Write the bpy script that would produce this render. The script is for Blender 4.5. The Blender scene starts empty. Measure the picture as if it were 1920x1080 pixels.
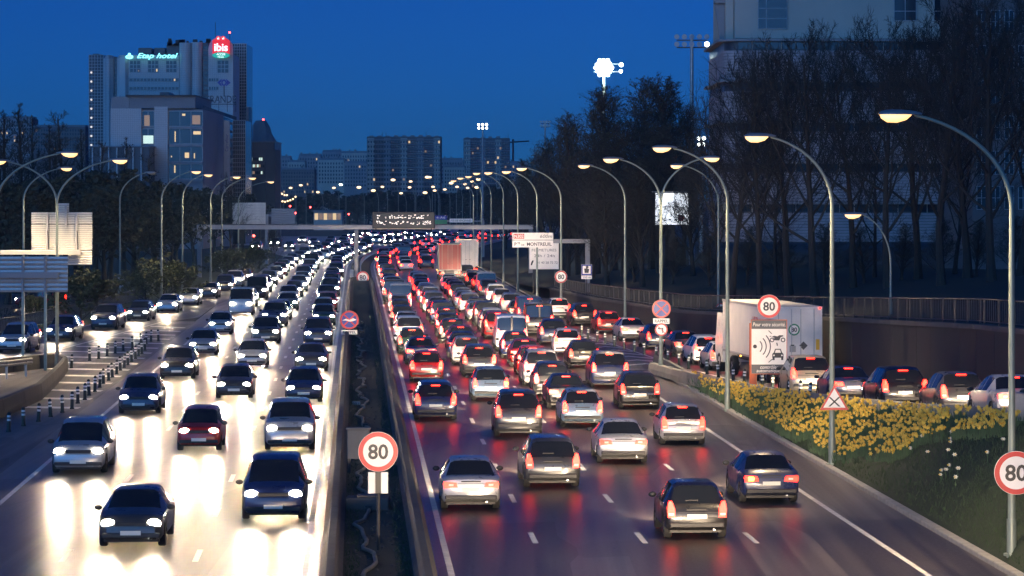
import bpy, bmesh, math, random
from mathutils import Vector, Matrix
R = math.radians
rng = random.Random(7)
scene = bpy.context.scene
C = scene.collection
# ------------------------------------------------------------------ camera, sky, sun, exposure
F, HC, HY = 6000.0, 9.0, 370.0          # focal length in photo pixels, eye height, horizon row
cd = bpy.data.cameras.new('camera'); cam = bpy.data.objects.new('camera', cd); C.objects.link(cam)
cam.location = (0, 0, HC); cam.rotation_euler = (R(90), 0, 0)
cd.sensor_width = 36; cd.lens = F / 1920 * 36; cd.shift_y = (HY - 540) / 1920
cd.clip_start = 1; cd.clip_end = 9000
scene.camera = cam
world = bpy.data.worlds.new('World'); scene.world = world; world.use_nodes = True
wn = world.node_tree.nodes; wl = world.node_tree.links; wn.clear()
sky = wn.new('ShaderNodeTexSky'); sky.sky_type = 'NISHITA'; sky.sun_disc = False
sky.sun_elevation = R(6.0); sky.sun_rotation = R(215); sky.altitude = 100
sky.air_density = 0.6; sky.dust_density = 0.0; sky.ozone_density = 3.0
tint = wn.new('ShaderNodeMix'); tint.data_type = 'RGBA'; tint.blend_type = 'MULTIPLY'; tint.inputs[0].default_value = 1
tint.inputs[7].default_value = (0.040, 0.250, 0.74, 1)
bgn = wn.new('ShaderNodeBackground'); bgn.inputs[1].default_value = 0.10
wo = wn.new('ShaderNodeOutputWorld')
wl.new(sky.outputs[0], tint.inputs[6]); wl.new(tint.outputs[2], bgn.inputs[0]); wl.new(bgn.outputs[0], wo.inputs[0])
sd = bpy.data.lights.new('sun', 'SUN'); sd.energy = 1.9; sd.angle = R(75); sd.color = (0.12, 0.42, 1.0)
so = bpy.data.objects.new('sun', sd); C.objects.link(so); so.rotation_euler = (R(76), 0, R(-30)); so.location = (0, 0, 60)
scene.view_settings.view_transform = 'Standard'; scene.view_settings.look = 'None'
scene.view_settings.exposure = 0; scene.view_settings.gamma = 1; scene.view_settings.use_curve_mapping = False
scene.render.engine = 'CYCLES'
cy = scene.cycles
cy.use_denoising = True; cy.max_bounces = 4; cy.diffuse_bounces = 2; cy.glossy_bounces = 3; cy.transmission_bounces = 2
cy.volume_bounces = 0; cy.transparent_max_bounces = 6; cy.sample_clamp_indirect = 3; cy.sample_clamp_direct = 0
cy.caustics_reflective = False; cy.caustics_refractive = False; cy.use_light_tree = True
cy.use_adaptive_sampling = True; cy.adaptive_threshold = 0.03

# ------------------------------------------------------------------ pixel <-> place
def XX(px, Y): return (px - 960) * Y / F
def ZZ(py, Y): return HC - (py - HY) * Y / F
def G(px, py, Z=0.0):
    Y = F * (HC - Z) / (py - HY); return Vector((XX(px, Y), Y, Z))
ORD = ('zeroth first second third fourth fifth sixth seventh eighth ninth tenth eleventh twelfth thirteenth fourteenth fifteenth '
       'sixteenth seventeenth eighteenth nineteenth twentieth').split()
TENS = {20: 'twenty', 30: 'thirty', 40: 'forty', 50: 'fifty', 60: 'sixty', 70: 'seventy'}
def ordn(i):
    if i <= 20: return ORD[i]
    t = i // 10 * 10
    return TENS[t][:-1] + 'ieth' if i == t else TENS[t] + '-' + ORD[i - t]

# ------------------------------------------------------------------ materials
M = {}
def mat(name, col, rough=0.6, metal=0.0, var=0.0, scale=3.0, bump=0.0, emit=None, es=0.0, spec=0.5, bscale=None, stretch=(1, 1, 1), coat=0.0, alpha=None, trans=0.0, coord='Object'):
    m = bpy.data.materials.new(name); m.use_nodes = True; M[name] = m
    nt = m.node_tree; b = nt.nodes['Principled BSDF']
    b.inputs['Base Color'].default_value = (*col, 1); b.inputs['Roughness'].default_value = rough
    b.inputs['Metallic'].default_value = metal; b.inputs['Specular IOR Level'].default_value = spec
    if coat: b.inputs['Coat Weight'].default_value = coat; b.inputs['Coat Roughness'].default_value = 0.05
    if trans: b.inputs['Transmission Weight'].default_value = trans
    if emit:
        b.inputs['Emission Color'].default_value = (*emit, 1); b.inputs['Emission Strength'].default_value = es
    if var or bump:
        tc = nt.nodes.new('ShaderNodeTexCoord'); mp = nt.nodes.new('ShaderNodeMapping'); mp.inputs['Scale'].default_value = stretch
        nt.links.new(tc.outputs[coord], mp.inputs[0])
        no = nt.nodes.new('ShaderNodeTexNoise'); no.inputs['Scale'].default_value = scale; no.inputs['Detail'].default_value = 6
        no.inputs['Roughness'].default_value = 0.65
        nt.links.new(mp.outputs[0], no.inputs[0])
        if var:
            cr = nt.nodes.new('ShaderNodeMapRange'); cr.inputs[1].default_value = 0.28; cr.inputs[2].default_value = 0.72
            cr.inputs[3].default_value = 1 - var; cr.inputs[4].default_value = 1 + var
            nt.links.new(no.outputs[0], cr.inputs[0])
            mx = nt.nodes.new('ShaderNodeMix'); mx.data_type = 'RGBA'; mx.blend_type = 'MULTIPLY'; mx.inputs[0].default_value = 1
            mx.inputs[6].default_value = (*col, 1); nt.links.new(cr.outputs[0], mx.inputs[7]); nt.links.new(mx.outputs[2], b.inputs['Base Color'])
            rr = nt.nodes.new('ShaderNodeMapRange'); rr.inputs[1].default_value = 0.3; rr.inputs[2].default_value = 0.7
            rr.inputs[3].default_value = max(0.05, rough - 0.10); rr.inputs[4].default_value = min(1, rough + 0.10)
            nt.links.new(no.outputs[0], rr.inputs[0]); nt.links.new(rr.outputs[0], b.inputs['Roughness'])
        if bump:
            n2 = nt.nodes.new('ShaderNodeTexNoise'); n2.inputs['Scale'].default_value = bscale or scale * 8; n2.inputs['Detail'].default_value = 4
            nt.links.new(mp.outputs[0], n2.inputs[0])
            bp = nt.nodes.new('ShaderNodeBump'); bp.inputs['Strength'].default_value = bump; bp.inputs['Distance'].default_value = 0.02
            nt.links.new(n2.outputs[0], bp.inputs['Height']); nt.links.new(bp.outputs[0], b.inputs['Normal'])
    return m
def glow(name, col, s, base=(0.8, 0.8, 0.8)):
    return mat(name, base, 0.4, emit=col, es=s)

# asphalt: dark, traffic-polished, with repair patches, tar seams and oil streaks along the travel direction
def asphalt(name, col, rough):
    m = mat(name, col, rough, var=0.30, scale=0.35, bump=0.22, bscale=30, stretch=(1, 0.10, 1))
    nt = m.node_tree; b = nt.nodes['Principled BSDF']; L = nt.links.new
    src = b.inputs['Base Color'].links[0].from_socket; rsrc = b.inputs['Roughness'].links[0].from_socket
    tc = nt.nodes.new('ShaderNodeTexCoord')
    def mul(a, f):
        mx = nt.nodes.new('ShaderNodeMix'); mx.data_type = 'RGBA'; mx.blend_type = 'MULTIPLY'; mx.inputs[0].default_value = 1
        L(a, mx.inputs[6]); L(f, mx.inputs[7]); return mx.outputs[2]
    def rng_(s, a, b_, c, d):
        r = nt.nodes.new('ShaderNodeMapRange'); L(s, r.inputs[0])
        for k, v in enumerate((a, b_, c, d)): r.inputs[k + 1].default_value = v
        return r.outputs[0]
    n3 = nt.nodes.new('ShaderNodeTexNoise'); n3.inputs['Scale'].default_value = 9; n3.inputs['Detail'].default_value = 3; L(tc.outputs['Object'], n3.inputs[0])
    mp = nt.nodes.new('ShaderNodeMapping'); mp.inputs['Scale'].default_value = (0.30, 0.045, 1); mp.inputs['Rotation'].default_value = (0, 0, -0.0487); L(tc.outputs['Object'], mp.inputs[0])
    vo = nt.nodes.new('ShaderNodeTexVoronoi'); vo.distance = 'CHEBYCHEV'; vo.inputs['Scale'].default_value = 1.0; vo.inputs['Randomness'].default_value = 0.8; L(mp.outputs[0], vo.inputs[0])
    ve = nt.nodes.new('ShaderNodeTexVoronoi'); ve.feature = 'DISTANCE_TO_EDGE'; ve.inputs['Scale'].default_value = 0.55; L(mp.outputs[0], ve.inputs[0])
    sep = nt.nodes.new('ShaderNodeSeparateColor'); L(vo.outputs['Color'], sep.inputs[0])
    c = mul(src, rng_(n3.outputs[0], .3, .7, .75, 1.3)); c = mul(c, rng_(sep.outputs[0], 0, 1, .62, 1.35)); c = mul(c, rng_(ve.outputs['Distance'], 0, .010, .55, 1.0))
    ms = nt.nodes.new('ShaderNodeMapping'); ms.inputs['Scale'].default_value = (2.2, 0.012, 1); ms.inputs['Rotation'].default_value = (0, 0, -0.0487); L(tc.outputs['Object'], ms.inputs[0])
    n4 = nt.nodes.new('ShaderNodeTexNoise'); n4.inputs['Scale'].default_value = 1.0; n4.inputs['Detail'].default_value = 5; L(ms.outputs[0], n4.inputs[0])
    c = mul(c, rng_(n4.outputs[0], .35, .65, .55, 1.4))
    L(c, b.inputs['Base Color'])
    ng = nt.nodes.new('ShaderNodeTexNoise'); ng.inputs['Scale'].default_value = 7; ng.inputs['Detail'].default_value = 8; ng.inputs['Roughness'].default_value = 0.8; L(tc.outputs['Object'], ng.inputs[0])
    bq = nt.nodes.new('ShaderNodeBump'); bq.inputs['Strength'].default_value = 0.45; bq.inputs['Distance'].default_value = 0.012; L(ng.outputs[0], bq.inputs['Height']); L(bq.outputs[0], b.inputs['Normal'])
    b.inputs['Specular IOR Level'].default_value = 0.38
    ad = nt.nodes.new('ShaderNodeMath'); ad.operation = 'ADD'; L(rng_(n3.outputs[0], .3, .7, rough - .02, rough + .05), ad.inputs[0]); L(rng_(sep.outputs[1], 0, 1, 0, .06), ad.inputs[1]); L(ad.outputs[0], b.inputs['Roughness'])
    return m
asphalt('asphalt', (0.082, 0.068, 0.059), 0.31)
asphalt('asphalt_worn', (0.072, 0.067, 0.066), 0.42)
mat('earth', (0.035, 0.035, 0.028), 0.95, var=0.4, scale=0.6, bump=0.6, bscale=6)
mat('ivy_ground', (0.014, 0.016, 0.012), 0.95, var=0.5, scale=0.8, bump=0.6, bscale=9)
mat('grass_ground', (0.017, 0.028, 0.012), 0.95, var=0.45, scale=0.8, bump=0.6, bscale=9)
mat('grass_blade', (0.026, 0.052, 0.018), 0.7, var=0.3, scale=2)
mat('leaf_blade', (0.04, 0.085, 0.035), 0.6, var=0.3, scale=4)
mat('concrete', (0.19, 0.18, 0.165), 0.85, var=0.30, scale=0.9, bump=0.3, bscale=14)
mat('concrete_dark', (0.075, 0.073, 0.072), 0.85, var=0.40, scale=0.8, bump=0.3, bscale=10, stretch=(1, 1, 0.25))
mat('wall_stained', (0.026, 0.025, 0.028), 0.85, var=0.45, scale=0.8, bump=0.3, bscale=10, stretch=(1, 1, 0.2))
mat('kerbstone', (0.30, 0.285, 0.26), 0.8, var=0.3, scale=1.5, bump=0.2)
mat('paint_white', (0.72, 0.70, 0.66), 0.6, var=0.22, scale=2.2)
mat('galvanised', (0.36, 0.37, 0.37), 0.45, metal=0.6, var=0.18, scale=2)
mat('pole_green', (0.22, 0.26, 0.22), 0.45, metal=0.2, var=0.15, scale=2)
mat('aluminium_slat', (0.62, 0.60, 0.54), 0.5, metal=0.15, var=0.12, scale=1.5)
mat('steel_beam', (0.42, 0.40, 0.37), 0.5, metal=0.2, var=0.15, scale=1)
mat('dark_metal', (0.03, 0.03, 0.034), 0.5, metal=0.3, var=0.2, scale=3)
mat('black_rubber', (0.02, 0.02, 0.02), 0.8, var=0.2, scale=6)
mat('sign_white', (0.82, 0.78, 0.72), 0.35, var=0.06, scale=2)
mat('sign_red', (0.55, 0.02, 0.02), 0.35, var=0.08, scale=3)
mat('sign_blue', (0.01, 0.025, 0.28), 0.35, var=0.08, scale=3)
mat('sign_black', (0.012, 0.012, 0.014), 0.4)
mat('sign_slate', (0.05, 0.055, 0.065), 0.4)
mat('sign_green', (0.01, 0.20, 0.08), 0.4)
mat('sign_back', (0.30, 0.30, 0.30), 0.5, metal=0.4, var=0.1, scale=2)
mat('orange_post', (0.50, 0.10, 0.03), 0.5, var=0.15, scale=3)
mat('bollard_green', (0.012, 0.025, 0.022), 0.5, var=0.15, scale=6)
mat('bark', (0.030, 0.024, 0.020), 0.95, var=0.3, scale=2, bump=0.4)
mat('twig', (0.028, 0.024, 0.022), 0.9, var=0.3, scale=0.7)
mat('bud_leaf', (0.030, 0.038, 0.024), 0.8, var=0.4, scale=0.6)
mat('bush_leaf', (0.055, 0.065, 0.022), 0.8, var=0.4, scale=0.8)
mat('petal_yellow', (0.72, 0.50, 0.07), 0.55, var=0.15, scale=1.2)
mat('petal_orange', (0.70, 0.38, 0.03), 0.55, var=0.1, scale=3)
mat('petal_white', (0.75, 0.72, 0.58), 0.55)
mat('stem_green', (0.05, 0.11, 0.03), 0.6)
mat('glass_car', (0.012, 0.015, 0.02), 0.06, spec=0.8)
mat('tyre', (0.015, 0.015, 0.015), 0.85)
mat('rim', (0.45, 0.45, 0.46), 0.3, metal=0.8)
mat('trim_black', (0.018, 0.018, 0.02), 0.55)
mat('plate', (0.75, 0.72, 0.6), 0.4)
glow('tail_red', (1.0, 0.014, 0.006), 9.0, (0.4, 0.01, 0.01))
glow('brake_red', (1.0, 0.014, 0.006), 18.0, (0.4, 0.01, 0.01))
glow('indicator_amber', (1.0, 0.42, 0.05), 9.0, (0.5, 0.2, 0.02))
glow('head_white', (1.0, 0.86, 0.66), 120.0)
glow('lamp_glow', (1.0, 0.56, 0.19), 2.0)
glow('flood_glow', (0.92, 1.0, 0.95), 14.0)
mat('flood_faint', (0.35, 0.38, 0.42), 0.15, spec=0.8)
glow('lamp_far', (1.0, 0.66, 0.32), 3.0)
glow('lamp_cool', (0.75, 1.0, 0.9), 14.0)
glow('window_warm', (1.0, 0.68, 0.34), 0.9, (0.3, 0.2, 0.1))
glow('window_cool', (0.75, 1.0, 0.85), 0.9, (0.2, 0.3, 0.3))
glow('window_dim', (1.0, 0.62, 0.4), 0.25, (0.2, 0.15, 0.1))
glow('neon_cyan', (0.25, 0.95, 1.0), 2.2)
glow('neon_white', (1.0, 0.95, 0.92), 1.6)
glow('neon_red', (0.85, 0.02, 0.03), 0.9, (0.5, 0.01, 0.01))
glow('neon_green', (0.02, 0.55, 0.42), 0.7, (0.02, 0.3, 0.2))
glow('signal_red', (1.0, 0.05, 0.03), 14.0)
glow('billboard_white', (0.93, 0.97, 1.0), 1.3)
mat('tile_white', (0.46, 0.47, 0.48), 0.45, var=0.07, scale=0.2)
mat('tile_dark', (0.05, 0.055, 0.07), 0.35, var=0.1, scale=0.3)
mat('mullion', (0.32, 0.34, 0.36), 0.5)
mat('glass_building', (0.02, 0.028, 0.04), 0.12, spec=0.7)
mat('panel_grey', (0.20, 0.21, 0.23), 0.5, var=0.1, scale=0.3)
mat('wall_cream', (0.42, 0.39, 0.34), 0.8, var=0.12, scale=0.15)
mat('wall_grey', (0.24, 0.24, 0.25), 0.8, var=0.12, scale=0.15)
mat('wall_brown', (0.13, 0.11, 0.11), 0.8, var=0.15, scale=0.2)
mat('roof_zinc', (0.16, 0.17, 0.19), 0.5, var=0.1, scale=0.3)
mat('brick_course', (0.30, 0.28, 0.30), 0.8, var=0.2, scale=0.6, bump=0.2)
mat('rock', (0.09, 0.085, 0.08), 0.95, var=0.3, scale=0.06, bump=0.5, bscale=0.5)

# ------------------------------------------------------------------ mesh collecting
class MB:
    def __init__(s): s.v = []; s.f = []; s.mi = []; s.cur = 0
    def add(s, vs, fs):
        o = len(s.v); s.v.extend(vs)
        for f in fs: s.f.append([o + i for i in f]); s.mi.append(s.cur)
    def box(s, x0, x1, y0, y1, z0, z1):
        s.add([(x0, y0, z0), (x1, y0, z0), (x1, y1, z0), (x0, y1, z0), (x0, y0, z1), (x1, y0, z1), (x1, y1, z1), (x0, y1, z1)],
              [(0, 3, 2, 1), (4, 5, 6, 7), (0, 1, 5, 4), (1, 2, 6, 5), (2, 3, 7, 6), (3, 0, 4, 7)]); return s
    def bbox(s, x0, x1, y0, y1, z0, z1, b=0.02):
        # box with chamfered vertical and top edges
        p = [(x0 + b, y0), (x1 - b, y0), (x1, y0 + b), (x1, y1 - b), (x1 - b, y1), (x0 + b, y1), (x0, y1 - b), (x0, y0 + b)]
        cx, cy_ = (x0 + x1) / 2, (y0 + y1) / 2
        q = [(x + (b if x < cx else -b) * .7, y + (b if y < cy_ else -b) * .7) for x, y in p]
        vs = [(x, y, z0) for x, y in p] + [(x, y, z1 - b) for x, y in p] + [(x, y, z1) for x, y in q]
        fs = [tuple(reversed(range(8))), tuple(range(16, 24))]
        for k in range(8):
            n = (k + 1) % 8
            fs += [(k, n, 8 + n, 8 + k), (8 + k, 8 + n, 16 + n, 16 + k)]
        s.add(vs, fs); return s
    def prism(s, poly, y0, y1):                 # polygon in XZ extruded along Y
        n = len(poly)
        s.add([(x, y0, z) for x, z in poly] + [(x, y1, z) for x, z in poly],
              [tuple(range(n)), tuple(reversed(range(n, 2 * n)))] + [(i, n + i, n + (i + 1) % n, (i + 1) % n) for i in range(n)]); return s
    def disc(s, cx, cz, r, y0, y1, n=32, rx=None):
        rx = rx or r
        return s.prism([(cx + rx * math.cos(2 * math.pi * k / n), cz + r * math.sin(2 * math.pi * k / n)) for k in range(n)], y0, y1)
    def ring(s, cx, cz, r0, r1, y0, y1, n=32, rx=1.0):
        vs = []; fs = []
        for k in range(n):
            a = 2 * math.pi * k / n; c, d = math.cos(a), math.sin(a)
            vs += [(cx + rx * r0 * c, y0, cz + r0 * d), (cx + rx * r1 * c, y0, cz + r1 * d), (cx + rx * r1 * c, y1, cz + r1 * d), (cx + rx * r0 * c, y1, cz + r0 * d)]
            m = (k + 1) % n
            for j in range(4): fs.append((4 * k + j, 4 * k + (j + 1) % 4, 4 * m + (j + 1) % 4, 4 * m + j))
        s.add(vs, fs); return s
    def tube(s, pts, rad, n=8, cap=True):
        pts = [Vector(p) for p in pts]; k = len(pts)
        if not hasattr(rad, '__len__'): rad = [rad] * k
        vs = []; fs = []; up = None
        for i, p in enumerate(pts):
            t = (pts[min(i + 1, k - 1)] - pts[max(i - 1, 0)])
            if t.length < 1e-9: t = Vector((0, 0, 1))
            t.normalize()
            if up is None: up = Vector((1, 0, 0)) if abs(t.x) < 0.8 else Vector((0, 1, 0))
            a = t.cross(up).normalized(); b = a.cross(t).normalized(); up = b
            for j in range(n):
                g = 2 * math.pi * j / n
                vs.append(tuple(p + (a * math.cos(g) + b * math.sin(g)) * rad[i]))
        for i in range(k - 1):
            for j in range(n):
                m = (j + 1) % n
                fs.append((i * n + j, i * n + m, (i + 1) * n + m, (i + 1) * n + j))
        if cap and n > 2: fs += [tuple(reversed(range(n))), tuple(range((k - 1) * n, k * n))]
        s.add(vs, fs); return s
    def sphere(s, c, r, n=10, m=6, sc=(1, 1, 1)):
        vs = [(c[0], c[1], c[2] - r * sc[2])]; fs = []
        for i in range(1, m):
            a = -math.pi / 2 + math.pi * i / m
            for j in range(n):
                g = 2 * math.pi * j / n
                vs.append((c[0] + r * sc[0] * math.cos(a) * math.cos(g), c[1] + r * sc[1] * math.cos(a) * math.sin(g), c[2] + r * sc[2] * math.sin(a)))
        vs.append((c[0], c[1], c[2] + r * sc[2])); last = len(vs) - 1
        for j in range(n): fs.append((0, 1 + (j + 1) % n, 1 + j)); fs.append((last, last - n + j, last - n + (j + 1) % n))
        for i in range(m - 2):
            for j in range(n):
                k = (j + 1) % n; fs.append((1 + i * n + j, 1 + i * n + k, 1 + (i + 1) * n + k, 1 + (i + 1) * n + j))
        s.add(vs, fs); return s
    def mesh(s, name, mats, smooth=None):
        me = bpy.data.meshes.new(name); me.from_pydata(s.v, [], s.f)
        for m in (mats if isinstance(mats, (list, tuple)) else [mats]): me.materials.append(M[m] if m else None)
        if any(s.mi): me.polygons.foreach_set('material_index', s.mi)
        if smooth is not None:
            me.polygons.foreach_set('use_smooth', [True] * len(me.polygons)); me.set_sharp_from_angle(angle=R(smooth))
        me.update(); return me
    def build(s, name, mats, parent=None, loc=(0, 0, 0), rz=0, smooth=None):
        return inst(name, s.mesh(name, mats, smooth), parent, loc, rz)
def inst(name, me, parent=None, loc=(0, 0, 0), rz=0, sc=None):
    o = bpy.data.objects.new(name, me); C.objects.link(o); o.parent = parent; o.location = loc; o.rotation_euler = (0, 0, rz)
    if sc: o.scale = sc
    return o
def tag(o, label, cat, group=None):
    o['label'] = label; o['category'] = cat
    if group: o['group'] = group
    return o
def thing(name, label, cat, loc=(0, 0, 0), rz=0, group=None):
    o = bpy.data.objects.new(name, None); C.objects.link(o); o.location = loc; o.rotation_euler = (0, 0, rz); o.empty_display_size = 0.3
    return tag(o, label, cat, group)
def struct(o, kind='structure'): o['kind'] = kind; return o
def copy_tree(o, parent=None):
    c = o.copy(); C.objects.link(c); c.parent = parent
    for ch in o.children: copy_tree(ch, c)
    return c
_txt = {}
def text_mesh(s, h, matname, shear=0.0, bold=0.0, depth=0.004, space=1.0):
    key = (s, h, matname, shear, bold, space)
    if key in _txt: return _txt[key]
    cu = bpy.data.curves.new('lettering', 'FONT'); cu.body = s; cu.align_x = 'CENTER'; cu.align_y = 'CENTER'
    cu.size = h / 0.70; cu.extrude = depth; cu.shear = shear; cu.offset = bold * h; cu.resolution_u = 3; cu.space_character = space
    ob = bpy.data.objects.new('lettering_source', cu); C.objects.link(ob)
    me = bpy.data.meshes.new_from_object(ob.evaluated_get(bpy.context.evaluated_depsgraph_get()))
    bpy.data.objects.remove(ob)
    zs = [v.co.y for v in me.vertices]; mid = (max(zs) + min(zs)) / 2 if zs else 0
    for v in me.vertices: v.co = Vector((v.co.x, -v.co.z, v.co.y - mid))
    me.materials.clear(); me.materials.append(M[matname]); _txt[key] = me
    return me
def text(s, h, matname, parent, loc, name='lettering', width=None, **k):
    me = text_mesh(s, h, matname, **k); o = inst(name, me, parent, loc)
    if width:
        xs = [v.co.x for v in me.vertices]; w = max(xs) - min(xs); o.scale = (width / w, 1, 1)
    return o
def spot(parent, loc, energy, col, angle, rot, blend=0.6, size=0.1, name='lamp_light'):
    l = bpy.data.lights.new(name, 'SPOT'); l.energy = energy; l.color = col; l.spot_size = R(angle); l.spot_blend = blend; l.shadow_soft_size = size
    o = bpy.data.objects.new(name, l); C.objects.link(o); o.parent = parent; o.location = loc; o.rotation_euler = rot
    return o
# ================================================================== SETTING
def axis(Y):                                     # centre of the median
    x = 0.52 - 0.04867 * Y
    if Y > 400: x += (Y - 400) ** 2 / 4600.0
    return x
def strip(name, path, matname, z=0.0, parent=None):      # path: list of (Y, xl, xr[, z])
    vs = []; fs = []
    for i, p in enumerate(path):
        zz = p[3] if len(p) > 3 else z
        vs += [(p[1], p[0], zz), (p[2], p[0], zz)]
        if i: fs.append((2 * i - 2, 2 * i - 1, 2 * i + 1, 2 * i))
    b = MB(); b.add(vs, fs); return b.build(name, matname, parent)
ys = [30 + 10 * k for k in range(98)]
# ground: one sheet to the horizon
gb = MB(); gb.add([(-2500, -200, -0.05), (2500, -200, -0.05), (2500, 6000, -0.05), (-2500, 6000, -0.05)], [(0, 1, 2, 3)])
struct(gb.build('ground', 'earth'))
left_road = struct(strip('carriageway_oncoming', [(y, axis(y) - 12.2 - max(0, min(1, (y - 480) / 120)) * 16, axis(y) - 1.25) for y in ys], 'asphalt', 0.0))
right_road = struct(strip('carriageway_outbound', [(y, axis(y) + 1.25, axis(y) + 15.0) for y in ys], 'asphalt', 0.0))
# painted lines, each dash a piece of its road
dash_me = MB(); dash_me.add([(-0.075, 0, 0), (0.075, 0, 0), (0.075, 2.7, 0), (-0.075, 2.7, 0)], [(0, 1, 2, 3)]); dash_me = dash_me.mesh('lane_dash', 'paint_white')
def dashes(road, us, y0, y1, period=11.1, ph=0.0):
    for u in us:
        y = y0 + ph
        while y < y1:
            o = inst('lane_dash', dash_me, road, (axis(y) + u, y, 0.006), 0.0487 if y < 400 else 0.0487 - (y - 400) / 2300); y += period
dashes(right_road, (4.15, 7.0, 9.9), 83.2, 480)
dashes(left_road, (-4.5, -7.8), 79.0, 480)
def edge_line(road, u, w, y0, y1):
    strip('edge_line', [(y, axis(y) + u - w / 2, axis(y) + u + w / 2) for y in range(int(y0), int(y1) + 1, 10)], 'paint_white', 0.005, road)
edge_line(right_road, 1.75, 0.16, 60, 700); edge_line(right_road, 12.9, 0.16, 190, 700); edge_line(right_road, 13.1, 0.16, 60, 170)
edge_line(left_road, -1.75, 0.16, 60, 480); edge_line(left_road, -11.0, 0.16, 60, 240)
# kerb on the outer side of the outbound carriageway, stones laid end to end
kerb_root = struct(bpy.data.objects.new('kerb', None)); C.objects.link(kerb_root)
ks = MB().bbox(-0.13, 0.13, 0.01, 1.99, -0.04, 0.13, 0.025).mesh('kerb_stone', 'kerbstone')
y = 66.0
while y < 170:
    inst('kerb_stone', ks, kerb_root, (axis(y) + 15.13, y, 0), 0.0487); y += 2.0
strip('kerb_far', [(y, axis(y) + 15.0, axis(y) + 15.26) for y in range(230, 700, 10)], 'kerbstone', 0.12, kerb_root)
# median: bare earth between two low concrete barriers
struct(strip('median_strip', [(y, axis(y) - 1.0, axis(y) + 1.0) for y in ys[:60]], 'earth', 0.06))
def barrier(name, label, upath, h, seg, wbase=0.28, wtop=0.12, matn='concrete_dark', y0=None, cat='barrier'):
    root = thing(name, label, cat, (upath[0][0], upath[0][1], 0))
    ox, oy = upath[0][0], upath[0][1]
    for i in range(len(upath) - 1):
        a, b = Vector((upath[i][0], upath[i][1], 0)), Vector((upath[i + 1][0], upath[i + 1][1], 0))
        za = upath[i][2] if len(upath[i]) > 2 else 0; zb = upath[i + 1][2] if len(upath[i + 1]) > 2 else 0
        d = (b - a); L = d.length; d.normalize(); n = Vector((d.y, -d.x, 0)); a2 = a + d * 0.012; b2 = b - d * 0.012
        prof = [(-wbase, -0.05), (-wbase, 0.08), (-wtop - 0.05, 0.32 * h / 0.8), (-wtop, h - 0.03), (-wtop + 0.03, h), (wtop - 0.03, h), (wtop, h - 0.03), (wtop + 0.05, 0.32 * h / 0.8), (wbase, 0.08), (wbase, -0.05)]
        m = MB(); vs = []
        for (p, z) in ((a2, za), (b2, zb)):
            for (w, q) in prof: vs.append((p.x + n.x * w - ox, p.y + n.y * w - oy, z + q))
        k = len(prof)
        m.add(vs, [tuple(range(k)), tuple(reversed(range(k, 2 * k)))] + [(j, k + j, k + (j + 1) % k, (j + 1) % k) for j in range(k)])
        m.build('barrier_segment', matn, root)
    return root
def axpath(u, y0, y1, st):
    out = []; y = y0
    while y <= y1: out.append((axis(y) + u, y)); y += st
    return out
barrier('concrete_barrier', 'low dark concrete barrier along the median, on the side of the oncoming headlights', axpath(-1.12, 64, 340, 6), 0.5, 6)
barrier('concrete_barrier', 'low dark concrete barrier along the median, on the side of the red tail lights', axpath(1.12, 64, 340, 6), 0.5, 6)
# guard rail on the far median
def guardrail(name, label, pts, h=0.7, every=4.0, group=None):
    o = Vector(pts[0]); root = thing(name, label, 'guard rail', o, group=group)
    P = [Vector(p) - o for p in pts]
    m = MB()
    for i in range(len(P) - 1):
        a, b = P[i], P[i + 1]; d = (b - a); d.z = 0; d.normalize(); n = Vector((d.y, -d.x, 0))
        pr = [(0.0, h - .31), (.05, h - .27), (.05, h - .21), (0.0, h - .16), (.05, h - .10), (.05, h - .04), (0, h), (-.01, h), (-.01, h - .31)]
        vs = [tuple(p + n * w + Vector((0, 0, q))) for p in (a, b) for w, q in pr]; k = len(pr)
        m.add(vs, [(j, k + j, k + (j + 1) % k, (j + 1) % k) for j in range(k)])
    m.build('rail', 'galvanised', root)
    pm = MB().box(-.05, .05, -.04, .04, -0.05, h - .02).mesh('post', 'galvanised')
    acc = 0
    for i in range(len(P) - 1):
        L = (P[i + 1] - P[i]).length; t = 0
        while t < L: inst('post', pm, root, P[i].lerp(P[i + 1], t / L) + Vector((-.0, .06, 0))); t += every
    return root
guardrail('guard_rail', 'grey steel guard rail on the far median beyond the overhead gantry', [(axis(y), y, 0.06) for y in range(345, 560, 12)])

# ---------------------------------------------------------------- entry ramp coming down on the outbound side
def ramp_z(Y):
    t = max(0.0, min(1.0, (172 - Y) / 84.0)); return 2.65 * t ** 1.75
def ramp_in(Y): return 6.75 - 0.0963 * (Y - 169) if Y < 169 else max(6.75 - 0.075 * (Y - 169), axis(Y) + 14.9)
def ramp_lane(Y):
    pts = [(70, 18.9), (85, 17.5), (100, 16.0), (120, 14.4), (135, 13.5), (150, 12.9), (168, 11.0), (200, 7.6), (240, 3.4), (280, 0.9), (330, -2.4)]
    if Y <= pts[0][0]: return pts[0][1]
    for a, b in zip(pts, pts[1:]):
        if Y <= b[0]: return a[1] + (b[1] - a[1]) * (Y - a[0]) / (b[0] - a[0])
    return axis(Y) + 13
def wall_x(Y): return ramp_lane(Y) + 3.0
ry = [60 + 5 * k for k in range(47)]
ramp = struct(strip('entry_ramp', [(y, ramp_in(y) if y < 172 else max(axis(y) + 14.6, ramp_in(y)), max(wall_x(y) + .1, axis(y) + 15.2), ramp_z(y) + 0.009) for y in ry if y < 288], 'asphalt_worn'))
# ramp parapet (concrete, long blocks)
barrier('ramp_parapet', 'low pale concrete parapet along the entry ramp above the daffodils', [(ramp_in(y) - .05, y, ramp_z(y)) for y in range(92, 170, 6)], 0.5, 6, 0.2, 0.15, 'concrete')
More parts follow.
